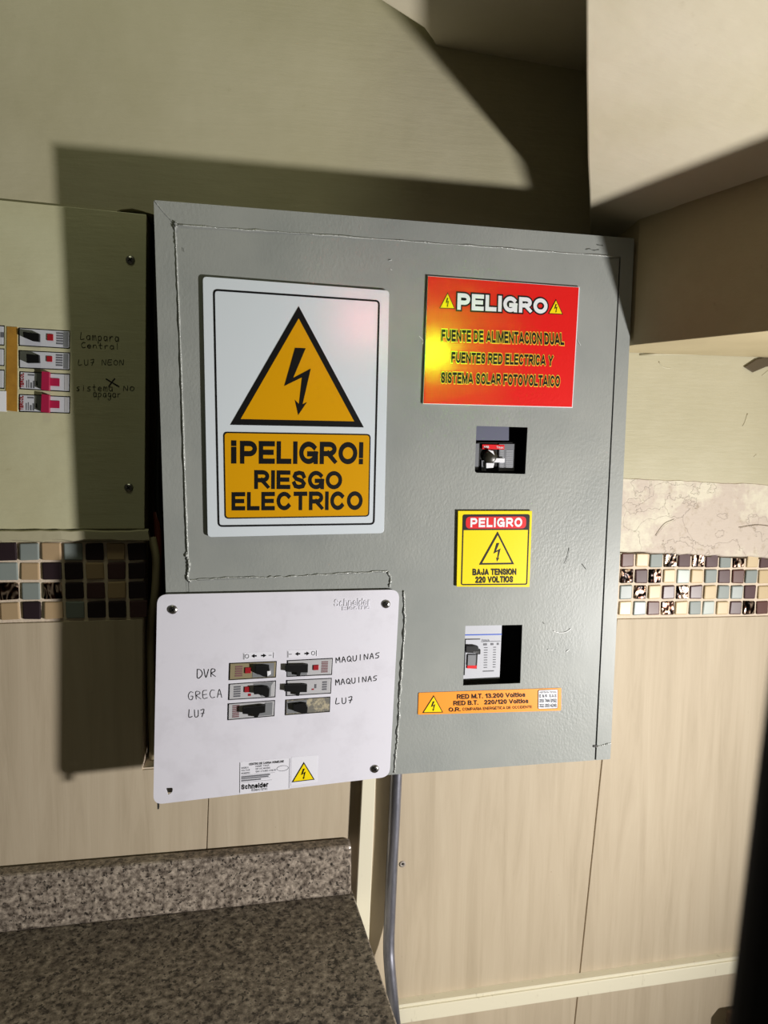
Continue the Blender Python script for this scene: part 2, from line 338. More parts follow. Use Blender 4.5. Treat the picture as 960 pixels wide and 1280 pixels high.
# ---- bold grotesque lettering drawn as strokes, laid out to fill a traced box
def arc(cx, cy, rx, ry, a0, a1, n=12):
    return [(cx + rx * math.cos(math.radians(a0 + (a1 - a0) * i / n)), cy + ry * math.sin(math.radians(a0 + (a1 - a0) * i / n))) for i in range(n + 1)]
_s = [(.93, .76), (.82, .94), (.5, 1), (.17, .93), (.06, .74), (.22, .58), (.5, .51), (.78, .43), (.95, .25), (.84, .06), (.5, 0), (.16, .06), (.04, .25)]
def xh(st, k=.72): return [[(x, y * k) for x, y in l] for l in st]
BG = {
 'A': (.80, [[(0, 0), (.5, 1)], [(1, 0), (.5, 1)], [(.2, .24), (.8, .24)]]),
 'B': (.68, [[(0, 0), (0, 1)], [(0, 1), (.6, 1)] + arc(.6, .76, .33, .24, 90, -90) + [(0, .52)], [(0, .52), (.62, .52)] + arc(.62, .26, .38, .26, 90, -90) + [(0, 0)]]),
 'C': (.72, [arc(.5, .5, .5, .5, 42, 318, 20)]), 'D': (.72, [[(0, 0), (0, 1)], [(0, 1), (.45, 1)] + arc(.45, .5, .55, .5, 90, -90, 14) + [(0, 0)]]),
 'E': (.60, [[(0, 0), (0, 1)], [(0, 1), (1, 1)], [(0, .51), (.9, .51)], [(0, 0), (1, 0)]]), 'F': (.56, [[(0, 0), (0, 1)], [(0, 1), (1, 1)], [(0, .5), (.85, .5)]]),
 'G': (.76, [arc(.5, .5, .5, .5, 42, 345, 22) + [(1, .44)], [(.55, .44), (1, .44)], [(1, .44), (1, 0)]]),
 'H': (.70, [[(0, 0), (0, 1)], [(1, 0), (1, 1)], [(0, .51), (1, .51)]]), 'I': (.0, [[(0, 0), (0, 1)]]),
 'J': (.50, [[(1, 1), (1, .35)] + arc(.5, .35, .5, .35, 0, -180)]), 'L': (.54, [[(0, 0), (0, 1)], [(0, 0), (1, 0)]]),
 'M': (.88, [[(0, 0), (0, 1)], [(1, 0), (1, 1)], [(.04, 1), (.5, .05)], [(.96, 1), (.5, .05)]]), 'N': (.72, [[(0, 0), (0, 1)], [(1, 0), (1, 1)], [(.03, 1), (.97, 0)]]),
 'O': (.78, [arc(.5, .5, .5, .5, 0, 360, 26)]), 'P': (.64, [[(0, 0), (0, 1)], [(0, 1), (.58, 1)] + arc(.58, .71, .42, .29, 90, -90) + [(0, .42)]]),
 'R': (.68, [[(0, 0), (0, 1)], [(0, 1), (.58, 1)] + arc(.58, .73, .40, .27, 90, -90) + [(0, .46)], [(.5, .46), (1, 0)]]), 'S': (.64, [_s]),
 'T': (.62, [[(0, 1), (1, 1)], [(.5, 0), (.5, 1)]]), 'U': (.70, [[(0, 1), (0, .4)] + arc(.5, .4, .5, .4, 180, 360) + [(1, 1)]]),
 'V': (.76, [[(0, 1), (.5, 0)], [(1, 1), (.5, 0)]]), 'X': (.7, [[(0, 0), (1, 1)], [(0, 1), (1, 0)]]), 'Y': (.74, [[(0, 1), (.5, .42)], [(1, 1), (.5, .42)], [(.5, 0), (.5, .42)]]),
 '0': (.52, [arc(.5, .5, .5, .5, 0, 360, 22)]), '1': (.30, [[(1, 0), (1, 1)], [(0, .72), (1, 1)]]),
 '2': (.54, [arc(.5, .70, .47, .30, 165, -35) + [(.04, .0)], [(.04, 0), (1, 0)]]), '3': (.54, [arc(.48, .75, .44, .25, 150, -90) , arc(.48, .26, .52, .26, 90, -155)]),
 '4': (.58, [[(.75, 0), (.75, 1)], [(.75, 1), (0, .3)], [(0, .27), (1, .27)]]), '6': (.54, [arc(.5, .31, .5, .31, 0, 360, 18), [(.0, .31), (.1, .75), (.4, 1), (.85, .9)]]),
 '7': (.52, [[(0, 1), (1, 1)], [(1, 1), (.35, 0)]]), '9': (.54, [arc(.5, .69, .5, .31, 0, 360, 18), [(1, .69), (.9, .25), (.6, 0), (.12, .1)]]),
 '.': (.0, [[(0, 0), (0, .01)]]), ' ': (.30, []), '/': (.30, [[(0, 0), (1, 1)]]), '&': (.7, [[(1, 0), (.25, .72), (.3, .95), (.55, .98), (.65, .8), (.1, .4), (.1, .1), (.45, 0), (.95, .45)]]),
 '!': (.0, [[(0, .36), (0, 1)], [(0, 0), (0, .02)]]), '¡': (.0, [[(0, 0), (0, .64)], [(0, .98), (0, 1)]]),
 'Ñ': (.72, [[(0, 0), (0, .85)], [(1, 0), (1, .85)], [(.03, .85), (.97, 0)], [(.2, 1.02), (.8, 1.02)]]),
 'o': (.52, xh([arc(.5, .5, .5, .5, 0, 360, 20)])), 'l': (.0, [[(0, 0), (0, 1)]]), 'i': (.0, [[(0, 0), (0, .72)], [(0, .97), (0, 1)]]),
 't': (.30, [[(.35, .95), (.35, .1), (.5, 0), (1, 0)], [(0, .70), (.95, .70)]]), 's': (.46, xh([_s])), 'a': (.5, xh([arc(.45, .3, .45, .3, 0, 360, 14), [(1, 0), (1, .7), (.7, 1), (.1, .95)]])),
 'c': (.48, xh([arc(.5, .5, .5, .5, 48, 312)])), 'h': (.5, [[(0, 0), (0, 1)], [(0, .5), (.3, .72), (.7, .72), (1, .5), (1, 0)]]), 'n': (.5, [[(0, 0), (0, .72)], [(0, .5), (.3, .72), (.7, .72), (1, .5), (1, 0)]]),
 'e': (.5, xh([[(0, .5), (1, .5)] + arc(.5, .5, .5, .5, 5, 320, 18)])), 'd': (.52, [xh([arc(.5, .5, .5, .5, 0, 360, 18)])[0], [(1, 0), (1, 1)]]),
 'r': (.28, [[(0, 0), (0, .72)], [(0, .5), (.4, .72), (1, .70)]]), 'm': (.8, [[(0, 0), (0, .72)], [(0, .55), (.25, .72), (.5, .6), (.5, 0)], [(.5, .55), (.75, .72), (1, .6), (1, 0)]]), 'x': (.48, xh([[(0, 0), (1, 1)], [(0, 1), (1, 0)]])),
 'u': (.5, [[(0, .72), (0, .2), (.3, 0), (.7, 0), (1, .2)], [(1, 0), (1, .72)]]),
}
def block(txt, Q, m, parent, lift, sw=.2, gap=.12, extra=0.0, name='lettering'):
    """sw stroke, gap letter gap, extra outline, all in cap heights; Q maps the caps box"""
    asp = ((Q(1, .5) - Q(0, .5)).length / (Q(.5, 1) - Q(.5, 0)).length)
    nat = sum(BG.get(c, BG['o'])[0] for c in txt if c != ' ') + .3 * txt.count(' ')
    fixed = sw * sum(1 for c in txt if c != ' ') + gap * (len(txt) - 1)
    full = nat * 1.05 + fixed
    asp_ = max(asp, full)                      # condensed lines are squeezed as a whole
    k = max(.1, (asp_ - fixed)) / max(nat, 1e-6); mb = MB(); x = 0.0; hw = sw / 2 + extra; ns = 0
    for c in txt:
        W, sts = BG.get(c, BG['o']); W *= k
        for st in sts:
            P = [Vector((x + sw / 2 + a * W, sw / 2 + b * (1 - sw))) for a, b in st]
            closed = len(P) > 3 and (P[0] - P[-1]).length < 1e-5
            vs = []
            for i, p in enumerate(P):
                a = P[i - 1] if i else (P[-2] if closed else None); b = P[i + 1] if i < len(P) - 1 else (P[1] if closed else None)
                d1 = (p - a).normalized() if a is not None and (p - a).length > 1e-7 else None
                d2 = (b - p).normalized() if b is not None and (b - p).length > 1e-7 else None
                d = ((d1 or d2) + (d2 or d1)); d = d.normalized() if d.length > 1e-6 else (d1 or d2)
                n_ = Vector((-d.y, d.x)); cosv = max(.45, n_.dot(Vector((-(d1 or d2).y, (d1 or d2).x))))
                q = p.copy()
                if not closed and i == 0: q -= d * hw
                if not closed and i == len(P) - 1: q += d * hw
                vs += [q + n_ * hw / cosv, q - n_ * hw / cosv]
            top = 1.3 if c == 'Ñ' else 1 + extra
            vs = [Vector((v.x, min(max(v.y, -extra), top))) for v in vs]
            ns += 1; mb.add(([Q(v.x / asp_, 1 - v.y, lift + 1.2e-5 * (ns % 4)) for v in vs], [(2 * i, 2 * i + 1, 2 * i + 3, 2 * i + 2) for i in range(len(P) - 1)]))
        x += (W + sw + gap) if c != ' ' else (.3 * k + gap)
    return mb.build(name, m, parent)

# ---- handwriting as pen strokes
ST = {
 'D': [[(0, 0), (.05, 1), (.6, .9), (.95, .5), (.6, .05), (0, 0)]], 'V': [[(0, 0), (.35, 1), (.9, 0)]],
 'R': [[(.1, 1), (.15, .05), (.75, .08), (.8, .35), (.2, .55), (.95, 1)]],
 'G': [[(.9, .15), (.5, 0), (.1, .4), (.2, .9), (.6, .95), (.85, .6), (.5, .55)]],
 'E': [[(.85, .02), (.15, .08), (.1, .95), (.85, .92)], [(.12, .5), (.75, .48)]],
 'C': [[(.9, .12), (.4, .05), (.08, .5), (.3, .95), (.9, .9)]],
 'A': [[(.05, 1), (.5, 0), (.85, 1)], [(.2, .62), (.8, .6)]],
 'L': [[(.2, 0), (.05, .95), (.8, .88)]], 'U': [[(.05, .05), (.1, .85), (.45, 1), (.8, .8), (.85, .05)]],
 'Z': [[(.1, .1), (.85, .02), (.4, 1)], [(.2, .55), (.85, .5)]],
 'M': [[(.02, 1), (.12, .05), (.45, .6), (.82, .02), (.92, 1)]],
 'Q': [[(.5, .02), (.1, .3), (.15, .85), (.55, .95), (.9, .5), (.5, .02)], [(.5, .7), (1.0, 1.1)]],
 'I': [[(.45, 0), (.4, 1)]], 'N': [[(.05, 1), (.12, .05), (.75, .95), (.88, 0)]],
 'S': [[(.9, .05), (.3, .1), (.15, .4), (.75, .6), (.6, .95), (.05, .98)]],
 'O': [[(.5, .05), (.1, .35), (.2, .9), (.65, .95), (.9, .45), (.5, .05)]],
 'X': [[(0, .05), (1, .95)], [(.65, 0), (.2, 1)]],
 'a': [[(.8, .45), (.3, .4), (.1, .75), (.4, 1), (.75, .8), (.8, .45), (.85, 1)]],
 'm': [[(.05, 1), (.08, .45), (.3, .42), (.45, 1)], [(.45, .6), (.65, .4), (.85, .5), (.9, 1)]],
 'p': [[(.15, .4), (.1, 1.4)], [(.15, .5), (.6, .4), (.8, .7), (.5, .98), (.12, .9)]],
 'r': [[(.15, .4), (.15, 1)], [(.15, .65), (.5, .42), (.8, .45)]],
 'e': [[(.1, .7), (.8, .68), (.6, .42), (.2, .5), (.12, .85), (.5, 1), (.85, .92)]],
 'n': [[(.12, .4), (.12, 1)], [(.12, .6), (.5, .4), (.8, .6), (.82, 1)]],
 't': [[(.45, .05), (.4, .9), (.7, 1)], [(.1, .45), (.8, .42)]], 'l': [[(.4, 0), (.4, 1)]],
 's': [[(.8, .42), (.3, .45), (.25, .65), (.7, .75), (.6, 1), (.1, .98)]], 'i': [[(.45, .45), (.45, 1)], [(.45, .2), (.47, .26)]],
 'g': [[(.8, .45), (.3, .4), (.15, .75), (.5, .95), (.8, .7), (.8, .45), (.78, 1.2), (.4, 1.4), (.1, 1.25)]], ' ': [],
}
def pen(txt, q, y, m, parent, width=0.0009, lift=0.0003, name='handwriting'):
    Q = Quad(q, y); mb = MB(); n = len(txt)
    for i, ch in enumerate(txt):
        for s in ST[ch]:
            wob = [(random.uniform(-.03, .03), random.uniform(-.03, .03)) for _ in s]
            pts = [Q((i + .08 + (a + w1[0]) * .80) / n, b + w1[1], lift) for (a, b), w1 in zip(s, wob)]
            pts = smooth_path(pts, 3) if len(pts) > 2 else pts
            for a, b in zip(pts, pts[1:]):
                d = (b - a)
                if d.length < 1e-6: continue
                d.normalize(); nn = Vector((-d.z, 0, d.x)) * (width / 2); e = d * width * .3
                mb.add(([a - nn - e, a + nn - e, b + nn + e, b - nn + e], [(0, 1, 2, 3)]))
    return mb.build(name, m, parent)
def bolt(name, q3, m, parent, lift=0.0005):
    """lightning arrow inside a triangle given by apex, left, right base points"""
    A, Lp, Rp = q3
    o = Lp; ex = (Rp - Lp); ez = A - (Lp + Rp) / 2
    pts = [(.474, .655), (.553, .655), (.461, .403), (.592, .487), (.532, .185), (.564, .203), (.500, .094), (.474, .222), (.505, .187), (.527, .412), (.396, .335)]
    return ink(name, [o + ex * a + ez * b + Vector((0, -lift, 0)) for a, b in pts], m, parent)
def triangle(px3, y, wdt, fillm, parent, lift=0.0003, name='warning_triangle', boltw=True):
    loop = [at(*p, y - lift) for p in px3]                 # apex, left, right
    t = ink(name, loop, blackgap, parent)
    c = sum(loop, Vector()) / 3
    inner = []
    for i in range(3):
        a, p, b = loop[i - 1], loop[i], loop[(i + 1) % 3]
        e1, e2 = (a - p).normalized(), (b - p).normalized(); ang = e1.angle(e2)
        inner.append(p + (e1 + e2).normalized() * (wdt / math.sin(ang / 2)) + Vector((0, -0.0002, 0)))
    ink('triangle_field', inner, fillm, t)
    if boltw: bolt('lightning_bolt', loop, blackgap, t, 0.0005)
    return t
def screw(c, r_, m, parent, name='screw'):
    s_ = MB().add(lathe(c, [(r_, 0), (r_, .0006), (r_ * .85, .0016), (r_ * .5, .0024), (0, .0026)], 20)).build(name, m, parent, smooth=True)
    for a in (0.6, 0.6 + math.pi / 2):
        d = Vector((math.cos(a), 0, math.sin(a))) * r_ * .55; n_ = Vector((-d.z, 0, d.x)) * .22; cc = Vector(c) + Vector((0, -.0027, 0))
        MB().add(solid([[cc - d - n_, cc + d - n_, cc + d + n_, cc - d + n_]], (0, .0008, 0))).build('screw_slot', black, s_)
    return s_
class Quad3(Quad):
    def __init__(s, pts): s.p = [Vector(p) for p in pts]
def vtext(Q, u0, v0, u1, v1, txt, m, parent, lift, off=0.0, vertical=True):
    q = Quad3([Q(u0, v1), Q(u0, v0), Q(u1, v0), Q(u1, v1)]) if vertical else Quad3([Q(u0, v0), Q(u1, v0), Q(u1, v1), Q(u0, v1)])
    return block(txt, q, m, parent, lift, .15 + off * 3, .12)
def XZ(pts, y): return [Vector((x, y, z)) for x, z in pts]
def feature(name, Q, uv, m, parent, h, bevel=0):
    return MB().add(solid([Q.poly(uv, h)], (0, h + 0.0002, 0))).build(name, m, parent, bevel=bevel)
def R(u0, v0, u1, v1): return [(u0, v0), (u1, v0), (u1, v1), (u0, v1)]

# ================================================================== SETTING
# main wall: painted upper part with the open chase and the panel recess, tiled lower part
chase_l = [at(180, 661), at(183, 268), at(178, 267), at(168, 263.5), at(160, 265.8), at(150, 264.2), at(143, 265.5), at(150, 262), at(165, 260.5), at(178, 263.5), at(192, 268)]
up = XZ([(-1.3, 1.3), (1.6, 1.3), (1.6, -.086), (.02, -.078), (.02, -.052), (-.255, -.050), (-.255, .352)], 0)
up += [at(192, 268), at(178, 263.5), at(165, 260.5), at(150, 262), at(143, 265.5), at(150, 266.5), at(168, 268.5), at(183, 270)]
up += XZ([(-.334, -.048), (-1.3, -.045)], 0)
recess = [at(-50, 400), at(95, 400), at(95, 525), at(-50, 525)]
for v in up + recess: v.y = 0
wall = MB().add(solid([up, recess], (0, .05, 0))).build('wall_back', wallp, kind='structure')
low = XZ([(-1.3, -.045), (-.334, -.049), (-.342, -.360), (-.27, -.360), (-.255, -.051), (.02, -.053), (.02, -.079), (1.6, -.087), (1.6, -1.46), (-1.3, -1.46)], .0018)
MB().add(solid([low], (0, .0482, 0))).build('grout_bed', grout, wall)
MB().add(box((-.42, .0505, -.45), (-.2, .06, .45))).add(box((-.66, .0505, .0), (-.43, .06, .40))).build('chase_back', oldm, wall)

# mosaic band, tile by tile
mesh_cache = {}
def mosaic_tile(x, z, wx, wz, k):
    y0 = -.0007 + random.uniform(-.0005, .0005); j = .0006; t1, t2, t3, t4 = (random.uniform(-.0005, .0005) for _ in range(4))
    def rj(): return random.uniform(-j, j)
    f = [Vector((x + rj(), y0 + t1 + t2, z + rj())), Vector((x + wx + rj(), y0 - t1 + t2, z + rj())), Vector((x + wx + rj(), y0 - t1 - t2, z - wz + rj())), Vector((x + rj(), y0 + t1 - t2, z - wz + rj()))]
    return MB().add(solid([f], (0, .0035, 0))).build('mosaic_tile', mosaic[k], wall, bevel=.0019)
xr = at(183.3, 720).x; xl = at(22.5, 720).x; pit = (xr - xl) / 6
zt, zb = at(90, 679).z, at(90, 773.6).z; rp = (zt - zb + .003) / 4
rows = ['DGTGDTD', 'GTDDTPD', 'FGFDPTD', 'TDTGDDP']
for r_ in range(4):
    for c_ in range(-13, 7):
        k = rows[r_][c_] if c_ >= 0 else random.choice('DGTPCF')
        x = xr - pit * (7 - c_) + (pit * .12)
        mosaic_tile(x, zt - rp * r_ - .02 * (x + .42), pit * .87, rp * .88, k)
x0 = at(793.5, 730).x; x1 = at(948, 730).x; pit = (x1 - x0) / 9
zt, zb = at(870, 692.5).z, at(870, 769).z; rp = (zt - zb + .003) / 4
rows = ['BCGFPFPGFCPCGP', 'FPFCWCGPBGCPCG', 'GFCPFPCGGPCFGC', 'CGBFCGWCPFBCGP']
for r_ in range(4):
    for c_ in range(14):
        x = x0 + pit * (c_ - 1)
        mosaic_tile(x, zt - rp * r_ - .03 * (x - .478), pit * .87, rp * .86, rows[r_][c_])

# large wall tiles 60 x 60
def jx(z, x0_, sl): return x0_ + sl * (z + .41)
def big_tile(loop):
    return MB().add(solid([loop], (0, .0042, 0))).build('ceramic_tile', tilem, wall, bevel=.0008)
g = .0009
J = [(-1.42, .045), (-.835, .045), (-.256, .045), (.332, .058), (.918, .06), (1.5, .06)]
for i in range(5):
    (xa, sa), (xb, sb) = J[i], J[i + 1]
    tl, tr = (-.1535 if xa < -.5 else (-.158 if xa < 0 else -.179)), (-.1535 if xb < -.2 else (-.177 if xb < .5 else -.19))
    zbm = -.7625
    if i == 1:
        pts = [(jx(tl, xa, sa) + g, -.151), (-.3375, -.1535), (-.343, -.362), (-.27, -.3625), (jx(-.363, xb, sb) - g, -.363), (jx(zbm, xb, sb) - g, zbm), (jx(zbm, xa, sa) + g, zbm)]
    else:
        pts = [(jx(tl, xa, sa) + g, tl), (jx(tr, xb, sb) - g, tr), (jx(zbm, xb, sb) - g, zbm), (jx(zbm, xa, sa) + g, zbm)]
        if i == 2: pts = [(-.245, -.151), (.02, -.156), (.02, -.173), (jx(tr, xb, sb) - g, -.1795), (jx(zbm, xb, sb) - g, zbm), (jx(zbm, xa, sa) + g, zbm)]
    big_tile(XZ(pts, -.0005))
    z1, z2 = -.765, -1.345
    big_tile(XZ([(jx(z1, xa, sa) + g, z1), (jx(z1, xb, sb) - g, z1), (jx(z2, xb, sb) - g, z2), (jx(z2, xa, sa) + g, z2)], -.0005))

# floor
MB().add(box((-1.3, -1.6, -1.52), (1.6, .05, -1.4605))).build('floor', floorm, kind='structure')

# plaster bands over the mosaic
def rough_band(name, pts_top, pts_bot, y, chamfer, m):
    n = 46; vs = []; fs = []
    for i in range(n + 1):
        t = i / n
        T = pts_top[0].lerp(pts_top[1], t); B = pts_bot[0].lerp(pts_bot[1], t)
        e = random.uniform(-.0009, .0009); e2 = random.uniform(-.0012, .0012); d = random.uniform(-.0003, .0003)
        vs += [Vector((T.x, 0, T.z + e)), Vector((T.x, (y if chamfer > .0015 else -.0012) + d * .4, T.z + e - chamfer)), Vector((B.x, y * 1.05 + d, B.z + e2 + .002)), Vector((B.x, y * .6, B.z + e2)), Vector((B.x, 0, B.z + e2))]
    for i in range(n):
        a, b = i * 5, i * 5 + 5
        for k in range(4): fs.append((a + k, b + k, b + k + 1, a + k + 1))
        fs.append((a + 4, b + 4, b, a))
    fs += [(0, 1, 2, 3, 4), tuple(n * 5 + k for k in range(5))]
    return link(name, vs, fs, m, kind='structure')
rough_band('trim_1', (at(-420, 660), at(186, 661.5)), (at(-420, 681), at(188, 674.5)), -.009, .002, wallp)
rough_band('trim_2', (at(770, 597), at(1150, 614.5)), (at(766, 688.5), at(1150, 705)), -.008, .001, plaster)
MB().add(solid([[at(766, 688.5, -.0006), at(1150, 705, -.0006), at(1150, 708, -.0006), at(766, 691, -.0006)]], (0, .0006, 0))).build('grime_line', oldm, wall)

# stepped soffits of the stair overhead and the dropped beam at the right
def atp(px, py, z0, a, b):                      # meets the plane z = z0 + a x + b y
    d = RIGHT * ((px - 480) / F) + DOWN * ((py - 640) / F) + FWD
    t = (z0 + a * CAM.x + b * CAM.y - CAM.z) / (d.z - a * d.x - b * d.y); return CAM + d * t
PA = (.4239, -.199, -.1574)
A = [atp(*p, *PA) for p in ((738, 312), (737.5, 275), (736.5, 240), (734.5, 200), (733, 100), (732.5, 0), (733, -120), (733, -260), (1080, -260), (1150, 157), (960, 220), (850, 257), (765, 300))]
MB().add(solid([A], (0, 0, .15))).build('ceiling', soffitp, kind='structure', bevel=.002)
PD = (.603, -.05, 0.0)
Dp = [atp(*p, *PD) for p in ((556, 90), (549, 66), (541, 50), (530, 35), (475, 0), (400, -48), (330, -120), (330, -260), (800, -260), (800, 0), (745, 60), (742, 130))]
MB().add(solid([Dp], (0, 0, .12))).build('ceiling', soffitp, kind='structure', bevel=.002)
zB = .2155; b1, b2 = atz(785, 432, zB), atz(960, 414, zB); sl = (b2 - b1) / (b2.y - b1.y)
def bx(y): return (b1 + sl * (y - b1.y)).x
Bm = [Vector((.3045, -.0005, zB)), Vector((.3045, -.082, zB)), Vector((bx(-.3), -.3, zB)), Vector((bx(-.6), -.6, zB)), Vector((1.3, -.6, zB)), Vector((1.3, -.0005, zB))]
MB().add(solid([Bm], (0, 0, .40))).build('ceiling_beam', beamp, kind='structure', bevel=.0015)

MB().add(tube([at(x, y, -.0006) + Vector((0, 0, random.uniform(-.0006, .0006))) for x, y in ((800, 443.6), (820, 443), (850, 443.4), (880, 442.6), (910, 443.4), (935, 442.4), (960, 443), (1000, 443))], [.0012, .0016, .0010, .0018, .0012, .0020, .0014, .0014], 6)).build('paint_ridge', wallp, wall, smooth=True)
def scar(px, r_, y=.0004, m=wallp):
    r_ *= .65; y += .0004
    MB().add(tube(smooth_path(onplane(px, y), 4), r_, 6)).build('plaster_scar', m, wall, smooth=True)
scar([(823, 452), (829, 459), (838, 460)], .0022); scar([(934, 517), (931, 527), (928, 533)], .0026); scar([(890, 528), (898, 526), (910, 525)], .0009)
scar([(942, 571), (945, 568)], .0024); scar([(836, 450), (852, 449)], .0012); scar([(952, 470), (960, 463)], .0022); scar([(912, 468), (922, 461)], .0010)
scar([(820, 670), (832, 656), (845, 650)], .0007, -.0082, plaster); scar([(925, 660), (948, 657), (975, 660)], .0008, -.0082, plaster)

bt = thing('shadow_strip', at(960, 452, 0), 'short dark brown strip standing in for a cast shadow on the cream wall below the beam, cut by the right edge', 'painted shadow')  # flat dark strip draws in a shadow cast on the wall
MB().add(solid([onplane([(930.5, 458.5), (945, 449), (963, 443.8), (1010, 431), (1016, 444), (967, 457), (958, 458.5), (941.5, 465.5)], -.0028)], (0, .0026, 0))).build('strip', mat('painted_shadow_brown', (74, 62, 40), .7), bt, bevel=.0012)

# ================================================================== GREY CABINET
cab = thing('electrical_cabinet', at(490, 640, 0), 'large grey painted steel electrical cabinet on the wall, with two square cutouts in its door', 'electrical cabinet')
Y = -.08
outer = onplane([(192, 250), (793, 298), (763, 949), (215, 988)], Y)
frame = onplane([(192, 250), (793, 298), (763, 949), (745.2, 950.2), (776, 321), (218.3, 280), (240.3, 986.2), (215, 988)], Y)
MB().add(solid([rounded(frame, [.002, .002, .002, 0, 0, 0, 0, .002])], (0, .0018, 0))).build('frame', gr, cab, bevel=.0006)
win1 = onplane([(595.6, 532.4), (659.6, 534.2), (656.6, 592.6), (593.4, 591)], Y + .0004)
win2 = onplane([(581.8, 782.4), (653, 781), (650.4, 854), (578.8, 857)], Y + .0004)
hol = onplane([(278, 818), (424, 812), (421, 902), (276, 910)], Y + .0004)
door = onplane([(218.8, 280.6), (774.3, 321.6), (743.2, 950.3), (240.6, 986.2)], Y + .0004)
for l in (win1,): pass
MB().add(solid([door, rounded(win1, [.0008, .0008, .0008, .004]), win2, hol], (0, .0016, 0))).build('door', gr, cab)
ring_o = onplane([(192.6, 250.8), (792.5, 298.8), (762.6, 948.6), (215.5, 987.4)], Y + .002)
MB().add(solid([ring_o, inset(ring_o, .0015)], (0, .0775, 0))).build('body', gr, cab)
MB().add(solid([inset(ring_o, .002)], (0, .001, 0))).build('back_plate', dark, cab)
bpl = [o for o in C.objects if o.name == 'back_plate'][0]
bpl.location.y += .0755
patch = onplane([(236, 726), (486, 715), (491, 738), (503.5, 740), (492, 967.5), (241, 985.5)], Y)
MB().add(solid([rounded(patch, [0, .003, 0, .003, .002, 0]), onplane([(278, 818), (424, 812), (421, 902), (276, 910)], Y)], (0, .0004, 0))).build('welded_patch', gr, cab)
def bead(px, r_, y=Y - .0002, wob=.0005):
    pts = smooth_path(onplane(px, y), 14)
    pts = [p + Vector((random.uniform(-wob, wob), 0, random.uniform(-wob, wob))) for p in pts]
    rr = [r_ * random.uniform(.5, 1.45) for _ in pts]
    return MB().add(tube(pts, rr, 6)).build('weld_seam', weld, cab, smooth=True)
bead([(218.5, 281), (400, 293.5), (600, 308), (775, 321.5)], .0009)
bead([(218.5, 280), (221, 330), (226, 450), (231, 600), (235, 700)], .0011, wob=.0001)
bead([(219, 278), (219.5, 284)], .0022, wob=.0004)
bead([(233, 690), (236, 706), (234, 722), (238, 727)], .0016, wob=.001)
bead([(236, 725), (300, 722), (360, 721), (420, 717), (484, 714)], .0009, wob=.0008)
bead([(484, 714), (488, 722), (487, 734)], .0013, wob=.0006)
bead([(505, 739), (505.5, 780), (501, 850), (497, 920), (493, 966)], .0013, wob=.0009)
bead([(192.8, 250.8), (205, 266), (218, 280)], .0005, wob=.0001)
bead([(745, 934), (752, 932), (763, 929)], .0011, wob=.0004)
def scuff(name, px, wd_, m, y=Y - .0006):
    pts = smooth_path(onplane(px, y), 4); mb = MB()
    for i, (a, c_) in enumerate(zip(pts, pts[1:])):
        d = (c_ - a).normalized(); n_ = Vector((-d.z, 0, d.x)) * wd_ * .5 * random.uniform(.5, 1.2)
        mb.add(([a - n_, a + n_, c_ + n_, c_ - n_], [(0, 1, 2, 3)]))
    mb.build(name, m, cab)
scrw = mat('pale_scratch', (196, 198, 198), .4); scrd = mat('dark_scuff', (84, 88, 84), .5)
for p_ in ([(692, 789), (700, 791), (708, 790), (714, 786)], [(685, 812), (692, 812)], [(708, 815), (712, 812)], [(486, 326), (490, 325)], [(488, 336), (490, 338)], [(524, 420), (529, 426), (528, 430)], [(722, 425), (726, 432)]): scuff('scratch', p_, .0011, scrw)
for p_ in ([(732, 312), (737, 311), (742, 313), (749, 312)], [(746, 306), (754, 307)], [(679, 778), (681, 780)], [(712, 685), (710, 695), (706, 705)], [(229, 310), (230, 315)], [(728, 705), (733, 712)]): scuff('scuff', p_, .0009, scrd)
MB().add(box(tuple(at(741.5, 933, Y) + Vector((0, -.0006, -.0012))), tuple(at(746.5, 932, Y) + Vector((0, .001, .0012))))).build('door_catch', dark, cab)

# ================================================================== WHITE PLATE
YP = -.0842
pl = thing('load_centre_cover', at(345, 1000, -.06), 'white rounded cover plate with six breaker openings, over the lower left of the grey cabinet', 'cover plate')
plate = rounded(onplane([(196.5, 743.2), (499.5, 737), (487, 971), (191.5, 1006)], YP), .0125, 8)
openings = {
 'A1': [(286, 828.7), (346, 826.2), (345, 847), (285.3, 850.5)], 'A2': [(285.5, 854.7), (345, 850.5), (344.3, 871.7), (284.7, 875.3)],
 'A3': [(284.3, 879.3), (343.8, 875), (343, 895.3), (283.8, 900.5)], 'B1': [(358.3, 825.3), (416, 822.3), (415, 843.7), (357.8, 846.3)],
 'B2': [(357.3, 850), (414.7, 847.3), (413.7, 867), (356.8, 870.3)], 'B3': [(356.2, 874.5), (413, 870.7), (412.3, 890), (355.7, 894.3)]}
hole = rounded(onplane([(207, 985), (216, 984.6), (215.6, 990), (210, 994)], YP), .002, 3)
MB().add(solid([plate] + [onplane(q, YP) for q in openings.values()] + [hole], (0, .0016, 0))).build('plate', whiteplate, pl, bevel=.0005)
MB().add(solid([onplane([(203, 975), (222, 974), (222, 990), (203, 991)], YP + .0018)], (0, .0005, 0))).build('mounting_tab', screwm, pl)
for px, py in ((216, 762), (482.5, 755), (468.5, 961)): screw(at(px, py, YP), .0056, screwm, pl)
MB().add(box(tuple(at(196.5, 1004, -.0825) + Vector((0, 0, -.008))), tuple(at(198.5, 1004, -.0825) + Vector((0, .006, .004))))).build('spring_clip', dark, pl)
